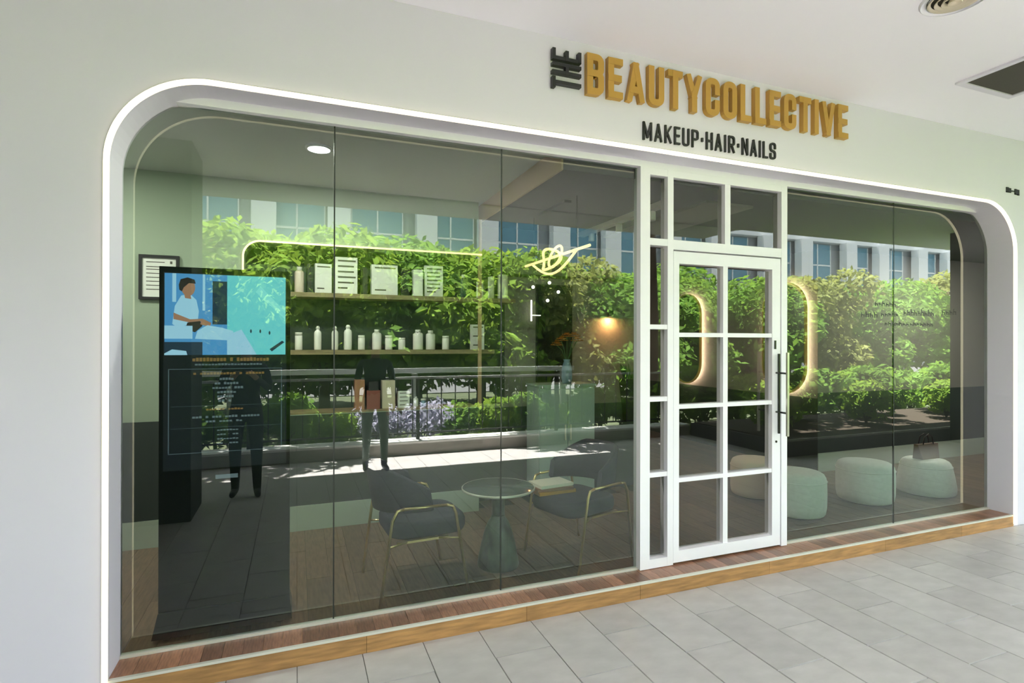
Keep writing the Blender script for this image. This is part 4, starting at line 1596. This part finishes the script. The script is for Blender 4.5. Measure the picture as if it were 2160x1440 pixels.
# ------------------------------------------------------------------ people seen in the glass
def person(name, joints, edges, radii, matfun, mats):
    me = bpy.data.meshes.new('body')
    names = list(joints)
    ix = {n: i for i, n in enumerate(names)}
    me.from_pydata([joints[n] for n in names], [(ix[a], ix[b_]) for a, b_ in edges], [])
    o = bpy.data.objects.new('body', me)
    col.objects.link(o)
    sm = o.modifiers.new('skin', 'SKIN')
    sm.use_smooth_shade = True
    for n in names:
        sv = me.skin_vertices[0].data[ix[n]]
        r = radii[n]
        sv.radius = r if isinstance(r, tuple) else (r, r)
        sv.use_root = (n == 'pelvis')
    ss = o.modifiers.new('sub', 'SUBSURF')
    ss.levels = ss.render_levels = 2
    dg = bpy.context.evaluated_depsgraph_get()
    me2 = bpy.data.meshes.new_from_object(o.evaluated_get(dg))
    o.modifiers.clear()
    o.data = me2
    me2.materials.clear()
    for m in mats: me2.materials.append(M[m])
    segs = [(Vector(joints[a]), Vector(joints[b_]), a, b_) for a, b_ in edges]
    for p in me2.polygons:
        c = p.center
        best, bb = 1e9, None
        for A, B, a, b_ in segs:
            d = B - A
            t = max(0, min(1, (c - A).dot(d) / max(d.length_squared, 1e-9)))
            dd = (A + d * t - c).length
            if dd < best: best, bb = dd, (a, b_, t)
        p.material_index = matfun(*bb)
        p.use_smooth = True
    return o


def make_person(loc, rz, top, trousers, label, stride=.0, phone=False):
    J = {'pelvis': (0, 0, .93), 'waist': (0, .01, 1.06), 'chest': (0, .01, 1.28), 'neck': (0, .005, 1.45), 'neck2': (0, -.005, 1.51), 'head': (0, -.02, 1.585), 'crown': (0, -.015, 1.665)}
    R_ = {'pelvis': (.155, .115), 'waist': (.135, .10), 'chest': (.155, .11), 'neck': (.060, .060), 'neck2': (.052, .055), 'head': (.075, .092), 'crown': (.055, .07)}
    E_ = [('pelvis', 'waist'), ('waist', 'chest'), ('chest', 'neck'), ('neck', 'neck2'), ('neck2', 'head'), ('head', 'crown')]
    for s, n in ((-1, 'l'), (1, 'r')):
        st = stride * s
        J['hip' + n] = (s * .095, 0, .86); R_['hip' + n] = .095
        J['knee' + n] = (s * .105, -.02 + st * .5, .49); R_['knee' + n] = .066
        J['ank' + n] = (s * .11, .03 + st, .10); R_['ank' + n] = .046
        J['heel' + n] = (s * .11, .045 + st, .045); R_['heel' + n] = .042
        J['toe' + n] = (s * .13, -.15 + st, .034); R_['toe' + n] = (.036, .030)
        E_ += [('pelvis', 'hip' + n), ('hip' + n, 'knee' + n), ('knee' + n, 'ank' + n), ('ank' + n, 'heel' + n), ('heel' + n, 'toe' + n)]
        J['sho' + n] = (s * .175, .01, 1.39); R_['sho' + n] = .062
        if phone:
            J['elb' + n] = (s * .235, -.08, 1.14); J['wri' + n] = (s * .09, -.27, 1.30)
            J['hand' + n] = (s * .055, -.32, 1.345)
        else:
            J['elb' + n] = (s * .23, .03, 1.12); J['wri' + n] = (s * .235, -.06, .90)
            J['hand' + n] = (s * .23, -.085, .83)
        R_['elb' + n] = .042; R_['wri' + n] = .030; R_['hand' + n] = (.036, .022)
        E_ += [('chest', 'sho' + n), ('sho' + n, 'elb' + n), ('elb' + n, 'wri' + n), ('wri' + n, 'hand' + n)]
        h_ = Vector(J['hand' + n])
        fwd = (h_ - Vector(J['wri' + n])).normalized()
        side = Vector((0, 1, 0)) if not phone else Vector((0, 0, 1))
        for f in range(4):
            off = side * (-.024 + .016 * f)
            ln = (.062, .072, .068, .052)[f]
            a = 'f%s%d' % (n, f)
            J[a] = tuple(h_ + off + fwd * .035); R_[a] = .0085
            J[a + 'm'] = tuple(h_ + off + fwd * (.035 + ln * .55) + Vector((-s * .008, 0, 0))); R_[a + 'm'] = .008
            J[a + 't'] = tuple(h_ + off + fwd * (.035 + ln) + Vector((-s * .026, 0, 0))); R_[a + 't'] = .0065
            E_ += [('hand' + n, a), (a, a + 'm'), (a + 'm', a + 't')]
        J['th' + n] = tuple(h_ - side * .03 + fwd * .005); R_['th' + n] = .010
        J['tht' + n] = tuple(h_ - side * .045 + fwd * .045 + Vector((-s * .015, 0, 0))); R_['tht' + n] = .008
        E_ += [('hand' + n, 'th' + n), ('th' + n, 'tht' + n)]

    def mf(a, b_, t):
        if a in ('neck', 'neck2', 'head'): return 0
        if a.startswith(('wri', 'hand', 'f', 'th')) : return 0
        if a.startswith('elb') and t > .85: return 0
        if a.startswith(('ank', 'heel')): return 3
        if a.startswith('knee') and t > .96: return 3
        if a.startswith(('hip', 'knee')) or b_.startswith('hip'): return 2
        if a == 'pelvis' and t < .35: return 2
        return 1
    t = empty('person', loc, rz)
    o = person('body', J, E_, R_, mf, ['skin', top, trousers, 'shoe_black'])
    o.parent = t
    zmin = min(v_.co.z for v_ in o.data.vertices)
    o.location.z = -zmin + .0005
    hz = o.location.z
    # hair cap and face
    b = MB()
    n, m_ = 18, 9
    for i in range(m_):
        th = PI * .60 * i / (m_ - 1)
        for k in range(n):
            a = 2 * PI * k / n
            front = max(0, -math.sin(a))
            zc = math.cos(th * (1 - .42 * front))
            rr = math.sin(th * (1 - .42 * front))
            b.v.append((.086 * rr * math.cos(a), -.012 + .104 * rr * math.sin(a), 1.615 + .110 * zc + hz))
    for i in range(m_ - 1):
        for k in range(n):
            l = (k + 1) % n
            b.f.append((i * n + k, (i + 1) * n + k, (i + 1) * n + l, i * n + l)); b.sm.append(True); b.mi.append(0)
    b.build('hair', 'hair', t)
    for s in (-1, 1):
        MB().sphere((s * .032, -.108, 1.60 + hz), .011, 10, 6).build('eye', 'hair', t)
        MB().sphere((s * .083, -.01, 1.585 + hz), .018, 10, 6).build('ear', 'skin', t)
    MB().sphere((0, -.118, 1.572 + hz), .014, 10, 6).build('nose', 'skin', t)
    MB().box(-.022, .022, -.112, -.100, 1.533 + hz, 1.540 + hz).build('mouth', 'carton_red', t)
    if phone:
        MB().box(-.075, .075, -.405, -.396, 1.355 + hz, 1.435 + hz).build('phone', 'black_gloss', t)
    tag(t, label, 'person')


make_person((-.505, -3.38, 0), PI, 'cloth_black', 'cloth_black', 'person in black clothes holding up a phone, mirrored in front of the kiosk', .03, True)
make_person((.955, -4.14, 0), PI, 'cloth_navy', 'cloth_grey', 'person in a dark top and grey trousers with black shoes, mirrored behind the left chair', .07)
